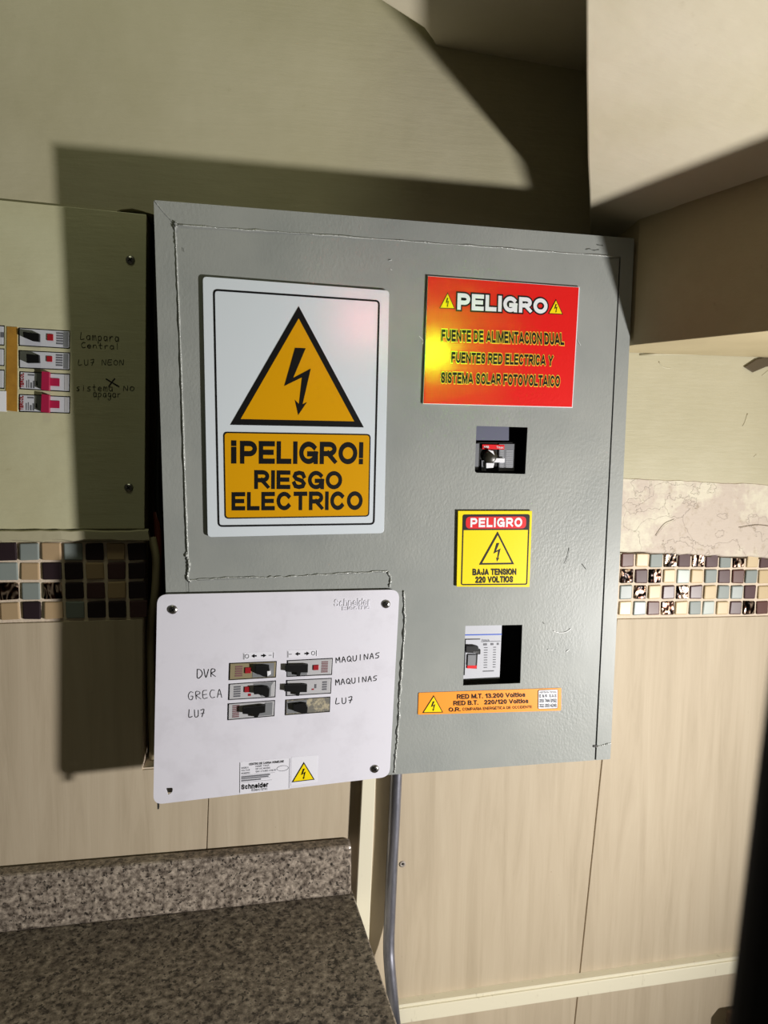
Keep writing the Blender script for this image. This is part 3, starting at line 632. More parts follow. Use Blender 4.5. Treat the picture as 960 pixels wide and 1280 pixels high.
# embossed lettering, same white
def emboss(txt, q, m, parent, h=.00035, off=.02):
    o = block(txt, Quad(q, YP), m, parent, h, .15, .12, name='embossed_lettering')
    s_ = o.modifiers.new('thick', 'SOLIDIFY'); s_.thickness = h; s_.offset = 0; return o
emboss('Schneider', [(418, 749), (463.5, 747.6), (463, 756.5), (417.6, 758.5)], whiteplate, pl)
emboss('Electric', [(428, 757.5), (463, 755.8), (462.6, 761.2), (427.8, 763)], whiteplate, pl, off=.0)
# arrow strips
def arrow_strip(q, order):
    Q = Quad(q, YP); s_ = ink('arrow_sticker', Q.rect(0, 0, 1, 1, .0002), pale, pl)
    mb = MB(); L_ = .0004
    def r(u0, v0, u1, v1): mb.add((Q.rect(u0, v0, u1, v1, L_), [(0, 1, 2, 3)]))
    def arrow(u, d):
        r(u - .07 if d > 0 else u - .02, .42, u + .02 if d > 0 else u + .07, .62)
        mb.add((Q.poly([(u + d * .0, .25), (u + d * .10, .52), (u + d * .0, .80)], L_), [(0, 1, 2)]))
    r(.02, .12, .035, .95); r(.96, .12, .975, .95)
    ou, du = (.12, .86) if order else (.86, .10)
    r(du - .05, .49, du + .05, .56)
    n = 18; o1 = [Q(ou + .065 * math.cos(2 * math.pi * i / n), .52 + .30 * math.sin(2 * math.pi * i / n), L_) for i in range(n)]
    o2 = [Q(ou + .05 * math.cos(2 * math.pi * i / n), .52 + .235 * math.sin(2 * math.pi * i / n), L_) for i in range(n)]
    mb.add((o1 + o2, [(i, (i + 1) % n, n + (i + 1) % n, n + i) for i in range(n)]))
    arrow(.36, -1); arrow(.64, 1)
    mb.build('printed_symbols', blackgap, s_)
arrow_strip([(304, 815.8), (343.3, 814.3), (343, 822.8), (304, 824.8)], True)
arrow_strip([(359, 813), (396.8, 811.6), (396.6, 820.3), (359, 822.3)], False)
pen('DVR', [(246, 836.8), (271, 835.8), (271, 845.5), (246, 847.6)], YP, hand, pl, .0009)
pen('GRECA', [(234, 865), (279, 861), (279.5, 871.5), (235, 875)], YP, hand, pl, .0007)
pen('LUZ', [(235, 887), (257, 886.6), (257, 896), (235.5, 897)], YP, hand, pl, .0008)
pen('MAQUINAS', [(419, 822), (475.5, 815.4), (475.5, 822), (419.5, 829)], YP, hand, pl, .0009)
pen('MAQUINAS', [(418.5, 849.5), (472.5, 844.2), (472.5, 850.5), (419, 856.5)], YP, hand, pl, .0009)
pen('LUZ', [(419, 872.6), (442, 870.6), (442, 878.6), (419, 880.4)], YP, hand, pl, .0009)
# bottom stickers
lb = ink('rating_label', onplane([(300, 952.6), (363, 947.2), (361.9, 986.3), (299.6, 992.7)], YP - .0002), pale, pl)
LQ = Quad([(300, 952.6), (363, 947.2), (361.9, 986.3), (299.6, 992.7)], YP)
def ltext(t, u0, v0, u1, v1, m, off=0.0, parent=lb): return vtext(LQ, u0, v0, u1, v1, t, m, parent, .0004, off, False)
ltext('CENTRO DE CARGA HOMELINE', .18, .055, .87, .125, blackgap, .02)
for t, a, b, v in (('MODELO', .03, .17, .16), ('HOMC TSCP', .31, .58, .15), ('VOLTAJE', .03, .2, .24), ('220 VAC MAXIMO', .31, .6, .23), ('NUMERO', .03, .2, .33), ('120V 3 FASES 4 HILOS', .31, .72, .315)):
    ltext(t, a, v, b, v + .05, greyprint)
mb = MB()
for a, b, c_, d in ((.03, .415, .70, .42), (.03, .445, .6, .485), (.03, .50, .57, .535), (.03, .555, .6, .56), (.03, .57, .42, .605), (.0, .02, .006, .95), (.985, .02, .992, .97), (.03, .64, .64, .645)):
    mb.add((LQ.rect(a, b, c_, d, .0004), [(0, 1, 2, 3)]))
mb.build('fine_print', greyprint, lb)
n = 20; o1 = [LQ(.85 + .12 * math.cos(2 * math.pi * i / n), .31 + .09 * math.sin(2 * math.pi * i / n), .0004) for i in range(n)]
o2 = [LQ(.85 + .112 * math.cos(2 * math.pi * i / n), .31 + .078 * math.sin(2 * math.pi * i / n), .0004) for i in range(n)]
MB().add((o1 + o2, [(i, (i + 1) % n, n + (i + 1) % n, n + i) for i in range(n)])).build('printed_ring', greyprint, lb)
ltext('Schneider', .03, .70, .57, .86, blackgap, .03); ltext('Electric', .24, .87, .56, .945, greyprint, .0)
ws = ink('warning_sticker', onplane([(364.2, 946.4), (397.5, 944), (396.5, 977.5), (363.6, 982)], YP - .0002), pale, pl)
triangle([(379.9, 952.6), (364.7, 978), (393.4, 974.6)], YP - .0002, .0012, ysign2, ws)

# ================================================================== CIRCUIT BREAKERS
def breaker(q, y, label_, group, bodym, feats, depth=.03, gap=.0007, texts=(), name='circuit_breaker'):
    Q = Quad(q, y); c = Q(.5, .5); c.y = y + depth
    t = thing(name, c, label_, 'circuit breaker', group)
    u, v = .018, .055
    MB().add(solid([Q.rect(u + .012, v, 1 - u, 1 - v)], (0, depth, 0))).build('body', bodym, t, bevel=.0004)
    for nm, uv, m, h, *lb_ in feats:
        o = feature(nm, Q, uv, m, t, h, .0004 if h > .001 else 0)
        if lb_: o['label'] = lb_[0]
    for (u0, v0, u1, v1, tx, m, off, vert) in texts: vtext(Q, u0, v0, u1, v1, tx, m, t, .0006, off, vert)
    return t
GP = 'breakers in the white cover plate'
YB = YP + .0006
def prints(u0, v0, u1, v1, m=label, n=5):
    return [('fine_print', R(u0, v0 + (v1 - v0) * i / n, u1, v0 + (v1 - v0) * (i + .62) / n), m, .0003) for i in range(n)]
tA = [(.55, .16), (.84, .2), (.87, .62), (.8, .86), (.72, .8), (.56, .56)]
breaker(openings['A1'], YB, 'yellowed circuit breaker beside DVR, topmost of the left column in the white plate', GP, bdirty,
        [('escutcheon', R(.5, .1, .95, .92), bmid, .0003), ('toggle', tA, black, .0055), ('test_button', R(.34, .3, .47, .64), bred, .0012),
         ('paint_fleck', [(.8, .5), (.87, .48), (.88, .7), (.81, .8)], wink, .0058)] + prints(.14, .2, .29, .85))
breaker(openings['A2'], YB, 'light grey circuit breaker with red button beside GRECA, middle of the left column', GP, bgrey,
        [('escutcheon', [(.52, .1), (.95, .08), (.9, .3), (.9, .9), (.7, .9)], bmid, .0003), ('toggle', [(.53, .25), (.82, .26), (.87, .42), (.86, .85), (.78, .85), (.68, .66), (.54, .66)], black, .0055),
         ('test_button', R(.34, .24, .45, .58), bred, .0012), ('paint_fleck', R(.42, .68, .48, .82), bred, .0003)] + prints(.12, .18, .26, .88, greyprint))
breaker(openings['A3'], YB, 'light grey circuit breaker with no red button beside LUZ, lowest of the left column', GP, bgrey,
        [('escutcheon', [(.8, .12), (.95, .12), (.95, .9), (.6, .9)], bmid, .0003), ('toggle', [(.32, .25), (.8, .2), (.8, .62), (.68, .65), (.64, .9), (.57, .9), (.55, .68), (.32, .6)], black, .0055)] + prints(.11, .14, .25, .9, label, 7))
breaker(openings['B1'], YB, 'light grey circuit breaker with red button beside the upper MAQUINAS, topmost of the right column', GP, bgrey,
        [('escutcheon', R(.02, .68, .45, .93), bmid, .0003), ('toggle', [(-.03, .22), (.46, .26), (.46, .72), (.31, .7), (.29, .92), (.22, .9), (.21, .68), (-.03, .6)], black, .005),
         ('test_button', R(.58, .36, .70, .66), bred, .0012)] + prints(.76, .18, .9, .86, label, 7))
breaker(openings['B2'], YB, 'light grey circuit breaker without red button beside the lower MAQUINAS, middle of the right column', GP, bgrey,
        [('toggle', [(-.03, .24), (.46, .28), (.46, .74), (.31, .72), (.29, .95), (.22, .93), (.21, .7), (-.03, .62)], black, .005),
         ('fine_print', R(.63, .35, .67, .6), greyprint, .0003), ('fine_print', R(.57, .62, .62, .7), bred, .0003)] + prints(.80, .2, .9, .8, greyprint, 4))
breaker(openings['B3'], YB, 'dusty brownish circuit breaker beside LUZ, lowest of the right column', GP, bdusty,
        [('escutcheon', R(.04, .12, .48, .88), bmid, .0003), ('toggle', [(.17, .28), (.46, .24), (.5, .5), (.49, .86), (.40, .88), (.19, .66)], black, .0055)])
def BT(t, q, y, m, par, lift, sw=.2, gap=.12, extra=0.0, name='lettering'): return block(t, Quad(q, y), m, par, lift, sw, gap, extra, name)
# ================================================================== LEFT BREAKER PANEL
YL = -.004
lp = thing('breaker_panel', at(60, 661, 0), 'cream painted flush breaker panel cover with handwritten notes, at the left edge of the wall', 'electrical panel')
lq = {'L1': [(22.4, 409.1), (87.5, 413.2), (87.2, 436), (22.4, 432.1)], 'L2': [(22.6, 437.3), (87.5, 440.5), (87.2, 462.8), (22.8, 460)],
      'L3': [(23.5, 463.8), (87.3, 467.1), (87, 490.1), (23.5, 486.3)], 'L4': [(22.8, 492.3), (87.5, 495.3), (87.2, 516.9), (22.8, 514.7)],
      'K1': [(-59, 402.5), (5.4, 406.6), (5.2, 432), (-59, 428)], 'K2': [(-59, 431.5), (5.2, 435.5), (5.2, 457.5), (-59, 454)],
      'K3': [(-59, 458.5), (5.4, 462), (5.2, 486), (-59, 482.5)]}
lv = onplane([(-140, 236), (20, 252), (183, 268), (180.5, 661), (-140, 662)], YL)
MB().add(solid([lv] + [onplane(q, YL) for q in lq.values()], (0, .003, 0))).build('cover', panelp, lp, bevel=.0006)
MB().add(solid([onplane([(8.5, 408), (21.8, 409), (21.4, 514.5), (7, 513)], YL - .0006)], (0, .0006, 0))).build('cardboard_strip', ochre, lp)
MB().add(solid([onplane([(-50, 487.5), (7.8, 489), (7.8, 514.5), (-50, 513)], YL - .0012)], (0, .0011, 0))).build('blank_tag', wink, lp)
for px, py in ((163, 325), (161, 609.5)): screw(at(px, py, YL), .0055, screwm, lp)
pen('Lampara', [(100, 415), (150, 417.5), (150, 427), (100, 424.5)], YL, handp, lp, .0008)
pen('Central', [(101, 427.5), (151, 429.5), (151, 437), (101, 434.5)], YL, handp, lp, .0008)
pen('LUZ NEON', [(97, 449.5), (156, 449.5), (156, 456.5), (97, 456.5)], YL, handp, lp, .0008)
pen('sistema', [(94.5, 480), (142, 480), (142, 489), (94.5, 488.5)], YL, handp, lp, .0008)
pen('NO', [(153.5, 482.5), (169.5, 482.5), (169.5, 488.5), (153.5, 488.5)], YL, handp, lp, .0008)
pen('apagar', [(116, 487.5), (152, 488.5), (152, 497), (116, 496)], YL, handp, lp, .0008)
pen('X', [(131, 473), (151, 474), (151, 484), (131, 483)], YL, hand, lp, .0016)
GL = 'breakers in the cream panel at the left'
esc = [(.02, .05), (.13, .06), (.3, .22), (.14, .45), (.02, .5)]
breaker(lq['L1'], YL - .0003, 'pale breaker with red button and black toggle beside the note Lampara, topmost of its column', GL, bwhite,
        [('toggle', [(.12, .24), (.43, .3), (.43, .74), (.30, .72), (.13, .55)], black, .006), ('test_button', R(.56, .26, .68, .62), bred, .0012),
         ('end_cap', R(.88, .1, .97, .92), bmid, .0003)] + prints(.74, .14, .87, .84, greyprint))
breaker(lq['L2'], YL - .0003, 'pale breaker with red button beside the note LUZ NEON, second in its column', GL, bwhite,
        [('toggle', [(.18, .22), (.42, .24), (.43, .68), (.19, .72)], black, .006), ('test_button', R(.55, .26, .66, .58), bred, .0012),
         ('end_cap', R(.88, .1, .97, .92), bmid, .0003)] + prints(.73, .14, .86, .84, greyprint))
def crimson(k, lb_):
    breaker(lq[k], YL - .0003, lb_, GL, bwhite,
        [('escutcheon', [(.35, .04), (.47, .04), (.47, .95), (.34, .75)], bmid, .0004), ('toggle', [(.47, -.04), (.62, -.02), (.62, 1.0), (.46, .97)], bmag, .006, 'crimson toggle'),
         ('window', R(.62, .3, .8, .72), bmag, .001), ('slot', [(.335, .5), (.36, .48), (.37, .72), (.34, .74)], black, .0006), ('fine_print', R(.18, .14, .30, .22), greyprint, .0003),
         ('fine_print', R(.15, .5, .165, .9), greyprint, .0003), ('fine_print', R(.19, .45, .205, .9), greyprint, .0003), ('fine_print', R(.23, .6, .26, .9), greyprint, .0003), ('fine_print', R(.28, .5, .31, .9), greyprint, .0003),
         ('end_cap', R(.9, .08, .97, .92), bgrey, .0003)],
        texts=[(.035, .1, .105, .9, 'TERCOL', bred, .02, True)])
crimson('L3', 'breaker with crimson toggle, upper of the two marked TERCOL')
crimson('L4', 'breaker with crimson toggle, lower of the two marked TERCOL')
for k, l_ in (('K1', 'uppermost'), ('K2', 'middle'), ('K3', 'lowest')):
    breaker(lq[k], YL - .0003, 'pale breaker end cut by the left picture edge, %s of the three' % l_, GL, bwhite,
            [('toggle', [(.55, .3), (.8, .3), (.8, .7), (.55, .7)], black, .006), ('test_button', R(.3, .3, .42, .62), bred, .0012)] + ([('fine_print', R(.93, .35, .99, .6), greyprint, .0003)] if k == 'K1' else []))

# cables in the open chase between panel and cabinet
def cable(px, y, r_, m, lab_):
    o = MB().add(tube(smooth_path([at(a, b, yy) for (a, b), yy in zip(px, y)], 6), r_, 8)).build('cable', m, smooth=True)
    return tag(o, lab_, 'cable')
cabr = mat('reddish_cable_sheath', (110, 50, 34), 0.5); cabk = mat('black_cable_sheath', (26, 25, 24), 0.5); cabo = mat('pale_flexible_tube', (150, 138, 110), 0.6)
cable([(196, 640), (198, 700), (195, 770), (197, 860), (200, 960)], [.038, .032, .036, .034, .036], .0052, cabr, 'reddish cable in the dark chase left of the grey cabinet')
cable([(190, 672), (195, 700), (194, 740), (188, 790), (190, 900), (192, 955)], [.022, .014, .014, .022, .026, .026], .0055, cabo, 'pale tube curving in the chase beside the mosaic')
cable([(196, 300), (194, 400), (199, 500), (197, 620), (203, 660)], [.034, .03, .034, .034, .036], .004, cabk, 'black cable in the dark gap right of the cream panel')

# ================================================================== SIGNS
# large white warning sign
s1 = thing('warning_sign', at(370, 672, Y), 'large white sign with amber lightning triangle and the words PELIGRO RIESGO ELECTRICO', 'warning sign')
YS = Y - .0034
MB().add(solid([rounded(onplane([(253.4, 345.6), (486.6, 363.2), (480, 666.4), (259.6, 671.4)], YS), .005, 5)], (0, .0016, 0))).build('panel', wsign, s1, bevel=.0004)
for px, py in ((262, 352), (478, 371), (473, 660), (266, 664)): MB().add(lathe(at(px, py, YS + .0016), [(.004, 0), (.004, -.0018)], 12)).build('spacer', dark, s1)
ring('border_line', rounded(onplane([(266.2, 361), (475, 375.2), (468.4, 656), (272.2, 658.8)], YS - .0003), .006, 5), .0022, blackgap, s1)
triangle([(373.4, 382.6), (287.8, 531), (454.8, 534.2)], YS, .0072, ysign, s1)
cp = onplane([(279, 539.6), (463.4, 542.6), (461.6, 645.8), (280.8, 648.6)], YS - .0003)
cpn = ink('caption_panel', rounded(cp, .005, 5), blackgap, s1)
ink('caption_field', rounded(inset([p + Vector((0, -.0002, 0)) for p in cp], .0016), .004, 5), ysign, cpn)
LF = .0007
BT('¡', [(289, 550.4), (295.6, 550.5), (295.6, 579.4), (289, 579.4)], YS, blackgap, s1, LF, .23)
BT('PELIGRO!', [(300.1, 551), (454.2, 552.8), (453.6, 580.4), (300.1, 579.6)], YS, blackgap, s1, LF, .23, .10)
BT('RIESGO', [(317.9, 587.6), (427.9, 589), (427.3, 611.6), (317.9, 611.2)], YS, blackgap, s1, LF, .23, .11)
BT('ELECTRICO', [(289.6, 615.2), (453.4, 614), (453, 637.4), (289.6, 638)], YS, blackgap, s1, LF, .23, .12)

# red sign
s2 = thing('warning_sign', at(620, 510, Y), 'red reflective sign headed PELIGRO about a dual solar supply, upper right of the cabinet', 'warning sign')
YR = Y - .0022
q = [(535.2, 345.4), (723.6, 359.4), (715, 508.8), (529.4, 504.2)]
MB().add(solid([onplane([(534.8, 344.8), (724.6, 358.9), (715.6, 509.8), (528.8, 504.9)], YR)], (0, .0018, 0))).build('panel', wink, s2)
ink('red_sheeting', onplane(q, YR - .0003), rsign, s2)
PQ = [(571.8, 366.4), (684.4, 373.6), (683.9, 392.4), (571.3, 387.2)]
BT('PELIGRO', PQ, YR, blackgap, s2, .0006, .26, .12, .10, 'lettering_outline'); BT('PELIGRO', PQ, YR, wink, s2, .0008, .26, .12)
gold = mat('gold_ink_outline', (236, 190, 60), 0.35)
for t, qq in (('FUENTE DE ALIMENTACION DUAL', [(551.9, 411.8), (704.5, 416.8), (705, 431.6), (551.7, 426.4)]),
              ('FUENTES RED ELECTRICA Y', [(564.4, 440), (691.4, 444.2), (690.6, 457.4), (563.9, 453.6)]),
              ('SISTEMA SOLAR FOTOVOLTAICO', [(551.2, 465), (700, 469.8), (699.5, 483.6), (550.7, 478.8)])):
    BT(t, qq, YR, gold, s2, .0006, .23, .14, .08, 'lettering_outline'); BT(t, qq, YR, blackgap, s2, .0008, .23, .14)
triangle([(559.6, 365.3), (549, 385.4), (568.9, 386.2)], YR - .0003, .0009, ysign2, s2)
triangle([(695, 373.8), (685.4, 392.2), (703.8, 393.2)], YR - .0003, .0009, ysign2, s2)

# yellow sign
s3 = thing('warning_sign', at(618, 734, Y), 'small square yellow sign reading PELIGRO BAJA TENSION 220 VOLTIOS, between the two door cutouts', 'warning sign')
YY = Y - .0030
MB().add(solid([onplane([(572.6, 638.6), (665.2, 638.6), (661.8, 733.8), (570.8, 733.4)], YY)], (0, .0016, 0))).build('panel', ysign2, s3, bevel=.0003)
ib = onplane([(578.6, 643.2), (662.4, 642.8), (659.2, 731), (576.2, 731.6)], YY - .0003)
ring('border_line', rounded(ib, .003, 4), .0016, blackgap, s3)
ink('header_band', rounded(onplane([(578.6, 643.2), (662.4, 642.8), (661.7, 662.4), (578.1, 662.8)], YY - .0004), [.003, .003, 0, 0], 4), blackgap, s3)
ink('header_pill', rounded(onplane([(582.4, 645.9), (658, 645.6), (657.5, 660.6), (582.2, 660.9)], YY - .0006), .0062, 6), rink, s3)
BT('PELIGRO', [(587.9, 647.4), (652.6, 646.9), (652.3, 658.6), (587.7, 659)], YY, wink, s3, .0009, .24, .18)
triangle([(622.2, 664.4), (599, 706), (642.8, 705.4)], YY - .0001, .0024, ysign2, s3)
BT('BAJA TENSION', [(591, 711), (645.4, 710.6), (645.2, 718.6), (590.9, 719.2)], YY, blackgap, s3, .0006, .23, .15)
BT('220 VOLTIOS', [(594.6, 720.6), (641.6, 720), (641.2, 728), (594.4, 728.8)], YY, blackgap, s3, .0006, .23, .15)

# orange sticker
s4 = thing('voltage_sticker', at(612, 890, Y), 'long orange sticker with voltages RED M.T. 13.200 Voltios under the lower door cutout', 'sticker')
YO = Y - .0004
ink('film', rounded(onplane([(523.4, 866), (701.6, 859.9), (701.2, 888.2), (522.4, 893.4)], YO), .0015, 3), osign, s4, th=.0003)
triangle([(542.2, 869), (528, 891.2), (554, 890.6)], YO, .0011, ysign2, s4)
BT('RED M.T. 13.200 Voltios', [(571.3, 867.9), (656.6, 865.3), (656.6, 871), (571.3, 873.8)], YO, blackgap, s4, .0005, .20, .14)
BT('RED B.T.   220/120 Voltios', [(566.9, 876.1), (660.5, 873.2), (660.5, 878.8), (566.9, 881.8)], YO, blackgap, s4, .0005, .20, .14)
BT('O.R.', [(561, 884.4), (575.8, 883.9), (575.8, 889), (561, 889.6)], YO, blackgap, s4, .0005, .20, .14)
BT('COMPAÑIA ENERGETICA DE OCCIDENTE', [(578.3, 884.6), (665, 881.8), (665, 885), (578.3, 888.4)], YO, blackgap, s4, .0005, .15, .16)
wb = onplane([(672.8, 862.6), (697.6, 861.6), (697.2, 885.6), (672.6, 886.4)], YO - .0004)
wp = ink('contact_panel', rounded(wb, .002, 4), wink, s4)
ring('panel_line', rounded([p + Vector((0, -.0002, 0)) for p in wb], .002, 4), .0005, blackgap, wp)
for t, a, b, off in (('ASISTENCIA TECNICA', 864, 866.4, .01), ('E & R  S.A.S', 868, 871.6, .02), ('313 744 9192', 873.6, 878, .03), ('322 363 4246', 879.6, 884, .03)):
    BT(t, [(674.6, a + .2), (695.8, a - .2), (695.8, b - .2), (674.6, b + .2)], YO - .0006, mat('blue_black_ink', (24, 40, 60), .4), wp, .0006, .13 + off * 2, .14)

# ================================================================== BREAKERS BEHIND THE DOOR
bgr = mat('slate_breaker_case', (108, 110, 116), 0.45); slate = mat('slate_blue_terminal_cover', (98, 100, 118), 0.35)
Yb = -.067
t1 = thing('moulded_case_breaker', at(620, 600, -.03), 'grey moulded case breaker with red label seen through the upper door cutout', 'circuit breaker')
MB().add(solid([onplane([(560, 553), (645, 553), (642.5, 640), (560, 640)], Yb + .002)], (0, .05, 0))).build('case', black, t1)
MB().add(solid([onplane([(560, 500), (636.5, 500), (636, 550.6), (560, 550)], Yb + .001)], (0, .04, 0))).build('terminal_cover', slate, t1)
MB().add(solid([onplane([(624, 555), (643.6, 555), (642.6, 588.6), (623.6, 588.6)], Yb)], (0, .002, 0))).build('rating_panel', bgr, t1)
rl = MB().add(solid([onplane([(603, 555.6), (630.6, 556.2), (630.4, 561.8), (603, 561.4)], Yb - .0004)], (0, .0024, 0))).build('red_label', rink, t1)
BT('ABB', [(604.4, 557.2), (611, 557.3), (611, 560.2), (604.4, 560)], Yb - .0004, wink, rl, .0004, .2, .15)
BT('Tmax', [(620.5, 557.6), (629.4, 557.8), (629.2, 560.8), (620.5, 560.4)], Yb - .0004, wink, rl, .0004, .16, .15)
MB().add(solid([onplane([(560, 554.5), (599, 554.5), (598, 587), (560, 587)], Yb)], (0, .002, 0))).build('side_panel', bgr, t1)
MB().add(solid([onplane([(602, 575.5), (608, 576), (607.6, 589), (602, 588.6)], Yb)], (0, .002, 0))).build('trip_panel', bgr, t1)
MB().add(lathe(at(612.5, 571.5, Yb + .002), [(.010, 0), (.010, .002), (.0085, .005), (.004, .0065), (0, .007)], 24)).build('handle', mat('olive_black_handle', (44, 42, 34), .35), t1, smooth=True)
MB().add(solid([onplane([(610, 562.4), (616.5, 563.6), (618.2, 569), (614, 565.4)], Yb - .0065)], (0, .001, 0))).build('position_mark', wink, t1)
MB().add(solid([onplane([(616.4, 572.8), (631, 573), (630.8, 578.2), (616, 578)], Yb - .0035)], (0, .0035, 0))).build('status_tag', wink, t1)
MB().add(solid([onplane([(608, 578.8), (618, 579), (616.6, 584.6), (608, 585.2)], Yb - .0035)], (0, .0035, 0))).build('status_tag', wink, t1)
mb = MB(); Qr = Quad([(624, 562), (643, 562), (642, 587), (624, 587)], Yb)
for i in range(9): mb.add((Qr.rect(.05, .05 + i * .1, .3, .09 + i * .1, .0004), [(0, 1, 2, 3)])); mb.add((Qr.rect(.45, .05 + i * .1, .92, .09 + i * .1, .0004), [(0, 1, 2, 3)]))
mb.build('fine_print', mat('pale_grey_fine_print', (170, 172, 178), .5), t1)
t2 = thing('moulded_case_breaker', at(605, 870, -.03), 'white moulded case breaker with black handle seen through the lower door cutout', 'circuit breaker')
MB().add(solid([onplane([(556, 760), (628.4, 760), (624.6, 846.4), (556, 850)], Yb)], (0, .05, 0))).build('case', bwhite, t2, bevel=.0005)
MB().add(solid([onplane([(556, 850.4), (624.6, 847), (622, 900), (556, 900)], Yb + .0015)], (0, .04, 0))).build('terminal_cover', mat('dark_olive_terminal_cover', (52, 52, 44), .5), t2)
MB().add(solid([onplane([(560, 793.4), (627.3, 792.2), (627.2, 793.6), (560, 794.8)], Yb - .0002)], (0, .0004, 0))).build('blue_line', blueink, t2)
MB().add(solid([onplane([(560, 798.6), (600.4, 798.3), (600.4, 799.4), (582.4, 799.8), (581, 844), (579.6, 844), (580.8, 799.9), (560, 800)], Yb - .0002)], (0, .0004, 0))).build('handle_surround', black, t2)
MB().add(solid([onplane([(584.4, 817), (597.2, 817.4), (596, 836), (583.8, 835.4)], Yb - .0004)], (0, .0008, 0))).build('handle_slot', black, t2)
MB().add(solid([onplane([(585, 818.5), (595.2, 818.5), (594.4, 832), (584.4, 832)], Yb - .002)], (0, .002, 0))).build('slider', bmid, t2, bevel=.0004)
MB().add(solid([onplane([(584.2, 832), (596, 831.8), (595.8, 835.6), (584, 835.6)], Yb - .0014)], (0, .0012, 0))).build('red_label', rink, t2)
MB().add(solid([onplane([(582.4, 808), (598.2, 808.2), (598.4, 811.8), (601, 812), (600.8, 818), (596, 818.2), (595.4, 817), (582, 816)], Yb - .006)], (0, .006, 0))).build('handle', black, t2, bevel=.0008)
BT('1000', [(591.4, 814.2), (598.4, 814.2), (598.2, 816.6), (591.4, 816.6)], Yb - .0062, mat('grey_relief_ink', (120, 120, 122), .5), t2, .0003, .14, .14)
BT('Formula', [(602.4, 799), (611.6, 798.8), (611.6, 801.4), (602.4, 801.8)], Yb, greyprint, t2, .0004, .14, .14)
mb = MB(); Qr = Quad([(601.5, 802), (625.6, 801), (624.4, 841.6), (600.8, 842.6)], Yb)
mb.add((Qr.rect(.0, .0, 1, .012, .0004), [(0, 1, 2, 3)]))
for a, b in ((.12, .3), (.5, .64), (.82, .92)): mb.add((Qr.rect(a, .06, b, .12, .0004), [(0, 1, 2, 3)]))
for i in range(9):
    v = .18 + i * .076
    mb.add((Qr.rect(.16, v, .34, v + .022, .0004), [(0, 1, 2, 3)])); mb.add((Qr.rect(.64, v, .78, v + .022, .0004), [(0, 1, 2, 3)]))
mb.add((Qr.rect(.12, .9, .7, .93, .0004), [(0, 1, 2, 3)]))
mb.build('fine_print', greyprint, t2)

# ================================================================== CONDUIT, CHANNELS, PLUG
cond = MB().add(tube(smooth_path([at(497, 925, -.014), at(495.3, 968, -.014), at(492.6, 1030, -.013), at(490, 1080, -.013), at(487, 1150, -.015), at(486, 1185, -.021), at(487.4, 1212, -.029), at(491.5, 1258, -.036), at(498, 1340, -.034), at(500, 1500, -.034)], 8), .0084, 16)).build('conduit', galv, smooth=True)
tag(cond, 'bent galvanised steel conduit running down from the underside of the grey cabinet', 'conduit')
ch = thing('cable_channel', at(460, 1200, 0), 'slim upright cream plastic cable channel left of the metal conduit', 'cable channel')
cq = onplane([(453.8, 960), (470.2, 960), (461, 1180), (443, 1180)], -.014)
cz = lambda p, q_, z: p + (q_ - p) * ((z - p.z) / (q_.z - p.z))
a1, a2 = cz(cq[0], cq[3], -.33), cz(cq[1], cq[2], -.33); c1, c2 = cz(cq[0], cq[3], -1.0), cz(cq[1], cq[2], -1.0)
MB().add(solid([[a1, a2, c2, c1]], (0, .003, 0))).build('lid', pvc, ch, bevel=.0008)
ii = Vector((.0008, .0032, 0))
MB().add(solid([[a1 + ii, a2 + ii - Vector((.0016, 0, 0)), c2 + ii - Vector((.0016, 0, 0)), c1 + ii]], (0, .010, 0))).build('base', pvc, ch)
tr = thing('cable_channel', Vector((.3, 0, -.77)), 'long level cream plastic cable channel across the beige tiles near the floor', 'cable channel')
MB().add(solid([[Vector((-.002, -.016, -.7575)), Vector((1.25, -.016, -.7545)), Vector((1.25, -.016, -.775)), Vector((-.002, -.016, -.781))]], (0, .003, 0))).build('lid', pvc, tr, bevel=.0008)
MB().add(solid([[Vector((-.002, -.0128, -.7525)), Vector((1.25, -.0128, -.7495)), Vector((1.25, -.0128, -.7765)), Vector((-.002, -.0128, -.7825))]], (0, .0122, 0))).build('base', pvc, tr)
pg = thing('wall_plug', at(503, 1080, 0), 'small round grey wall plug in the tile just right of the conduit', 'wall plug')
MB().add(lathe(at(503.2, 1080, -.0006), [(.0048, 0), (.0048, .0008), (.0022, .001), (.0018, -.0002)], 16)).build('plug', mat('grey_plug', (150, 142, 134), .6), pg, smooth=True)
MB().add(lathe(at(503.2, 1080, -.0010), [(.0016, 0), (.0012, .0006)], 10)).build('plug_hole', black, pg)

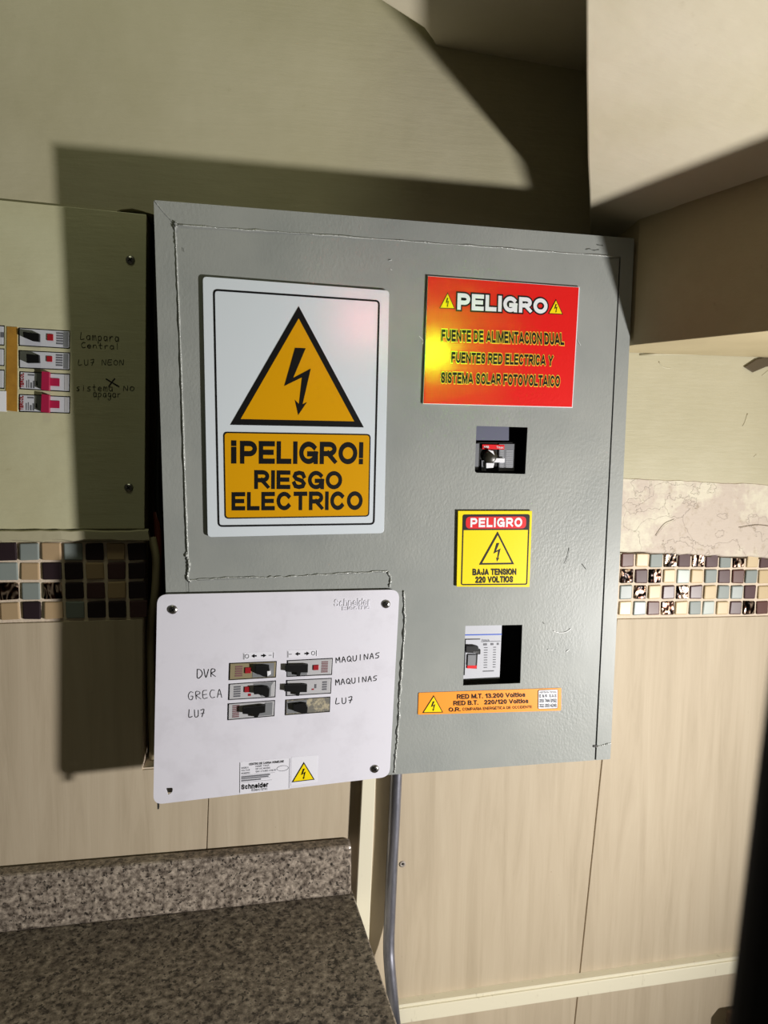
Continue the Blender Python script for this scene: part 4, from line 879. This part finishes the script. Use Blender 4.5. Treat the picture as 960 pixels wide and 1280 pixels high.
# ================================================================== COUNTER
ct = thing('kitchen_counter', Vector((-.6, -.3, -1.46)), 'speckled granite kitchen counter with low upstand, under the white cover plate', 'counter')
zc = -.56
MB().add(solid([[Vector((-1.25, -.003, zc)), Vector((-.0565, -.003, zc)), Vector((-.041, -.251, zc)), Vector((-.018, -.62, zc)), Vector((-1.25, -.62, zc))]], (0, 0, -.03))).build('worktop', granite_top, ct, bevel=.002)
xe = at(439.5, 1090, -.025).x
MB().add(([Vector(v) for v in ((-1.25, -.025, zc + .0003), (xe, -.025, zc + .0003), (xe, -.0015, zc + .0003), (-1.25, -.0015, zc + .0003), (-1.25, -.025, -.472), (xe, -.025, -.4855), (xe, -.0015, -.4855), (-1.25, -.0015, -.472))],
          [(0, 1, 2, 3), (4, 5, 6, 7), (0, 1, 5, 4), (1, 2, 6, 5), (2, 3, 7, 6), (3, 0, 4, 7)])).build('upstand', granite, ct, bevel=.004)
MB().add(box((-1.25, -.56, -1.46), (-.075, -.003, zc - .0305))).build('carcass', cabm, ct)
for i in range(2):
    xa = -1.24 + i * .582
    d_ = MB().add(box((xa, -.578, -1.38), (xa + .574, -.5605, zc - .045))).build('door', cabm, ct, bevel=.002)
    MB().add(tube([(xa + .25, -.578, -.68), (xa + .25, -.60, -.68), (xa + .35, -.60, -.68), (xa + .35, -.578, -.68)], .005, 8)).build('handle', screwm, d_)

# ================================================================== FURNITURE AND POST AT THE EDGE
wd = thing('low_wooden_cabinet', Vector((.75, -.05, -1.46)), 'dark brown wooden furniture corner against the tiles, just entering at the bottom right', 'wooden cabinet')
p = at(914, 1266, -.02); zt_ = p.z
MB().add(box((p.x - .004, -.044, zt_ - .025), (p.x + .42, -.012, zt_))).build('top', woodm, wd, bevel=.003)
MB().add(box((p.x + .006, -.040, -1.42), (p.x + .41, -.014, zt_ - .0255))).build('carcass', woodm, wd)
for dx in (.02, .37):
    for dy in (-.046,): MB().add(box((p.x + dx, dy + .008, -1.46), (p.x + dx + .03, dy + .014, -1.4205))).build('foot', woodm, wd)
Pp = CAM + (RIGHT * ((984 - 480) / F) + DOWN * ((1010 - 640) / F) + FWD) * .17
pr = .028
zc0 = Pp.z
o = MB().add(tube([Vector((Pp.x + pr + .003 + .05 * (z - zc0), Pp.y + .004, z)) for z in (-1.46, 1.14)], pr, 32)).build('black_post', post)
tag(o, 'black upright post, out of focus, cutting off the lower right corner', 'post')
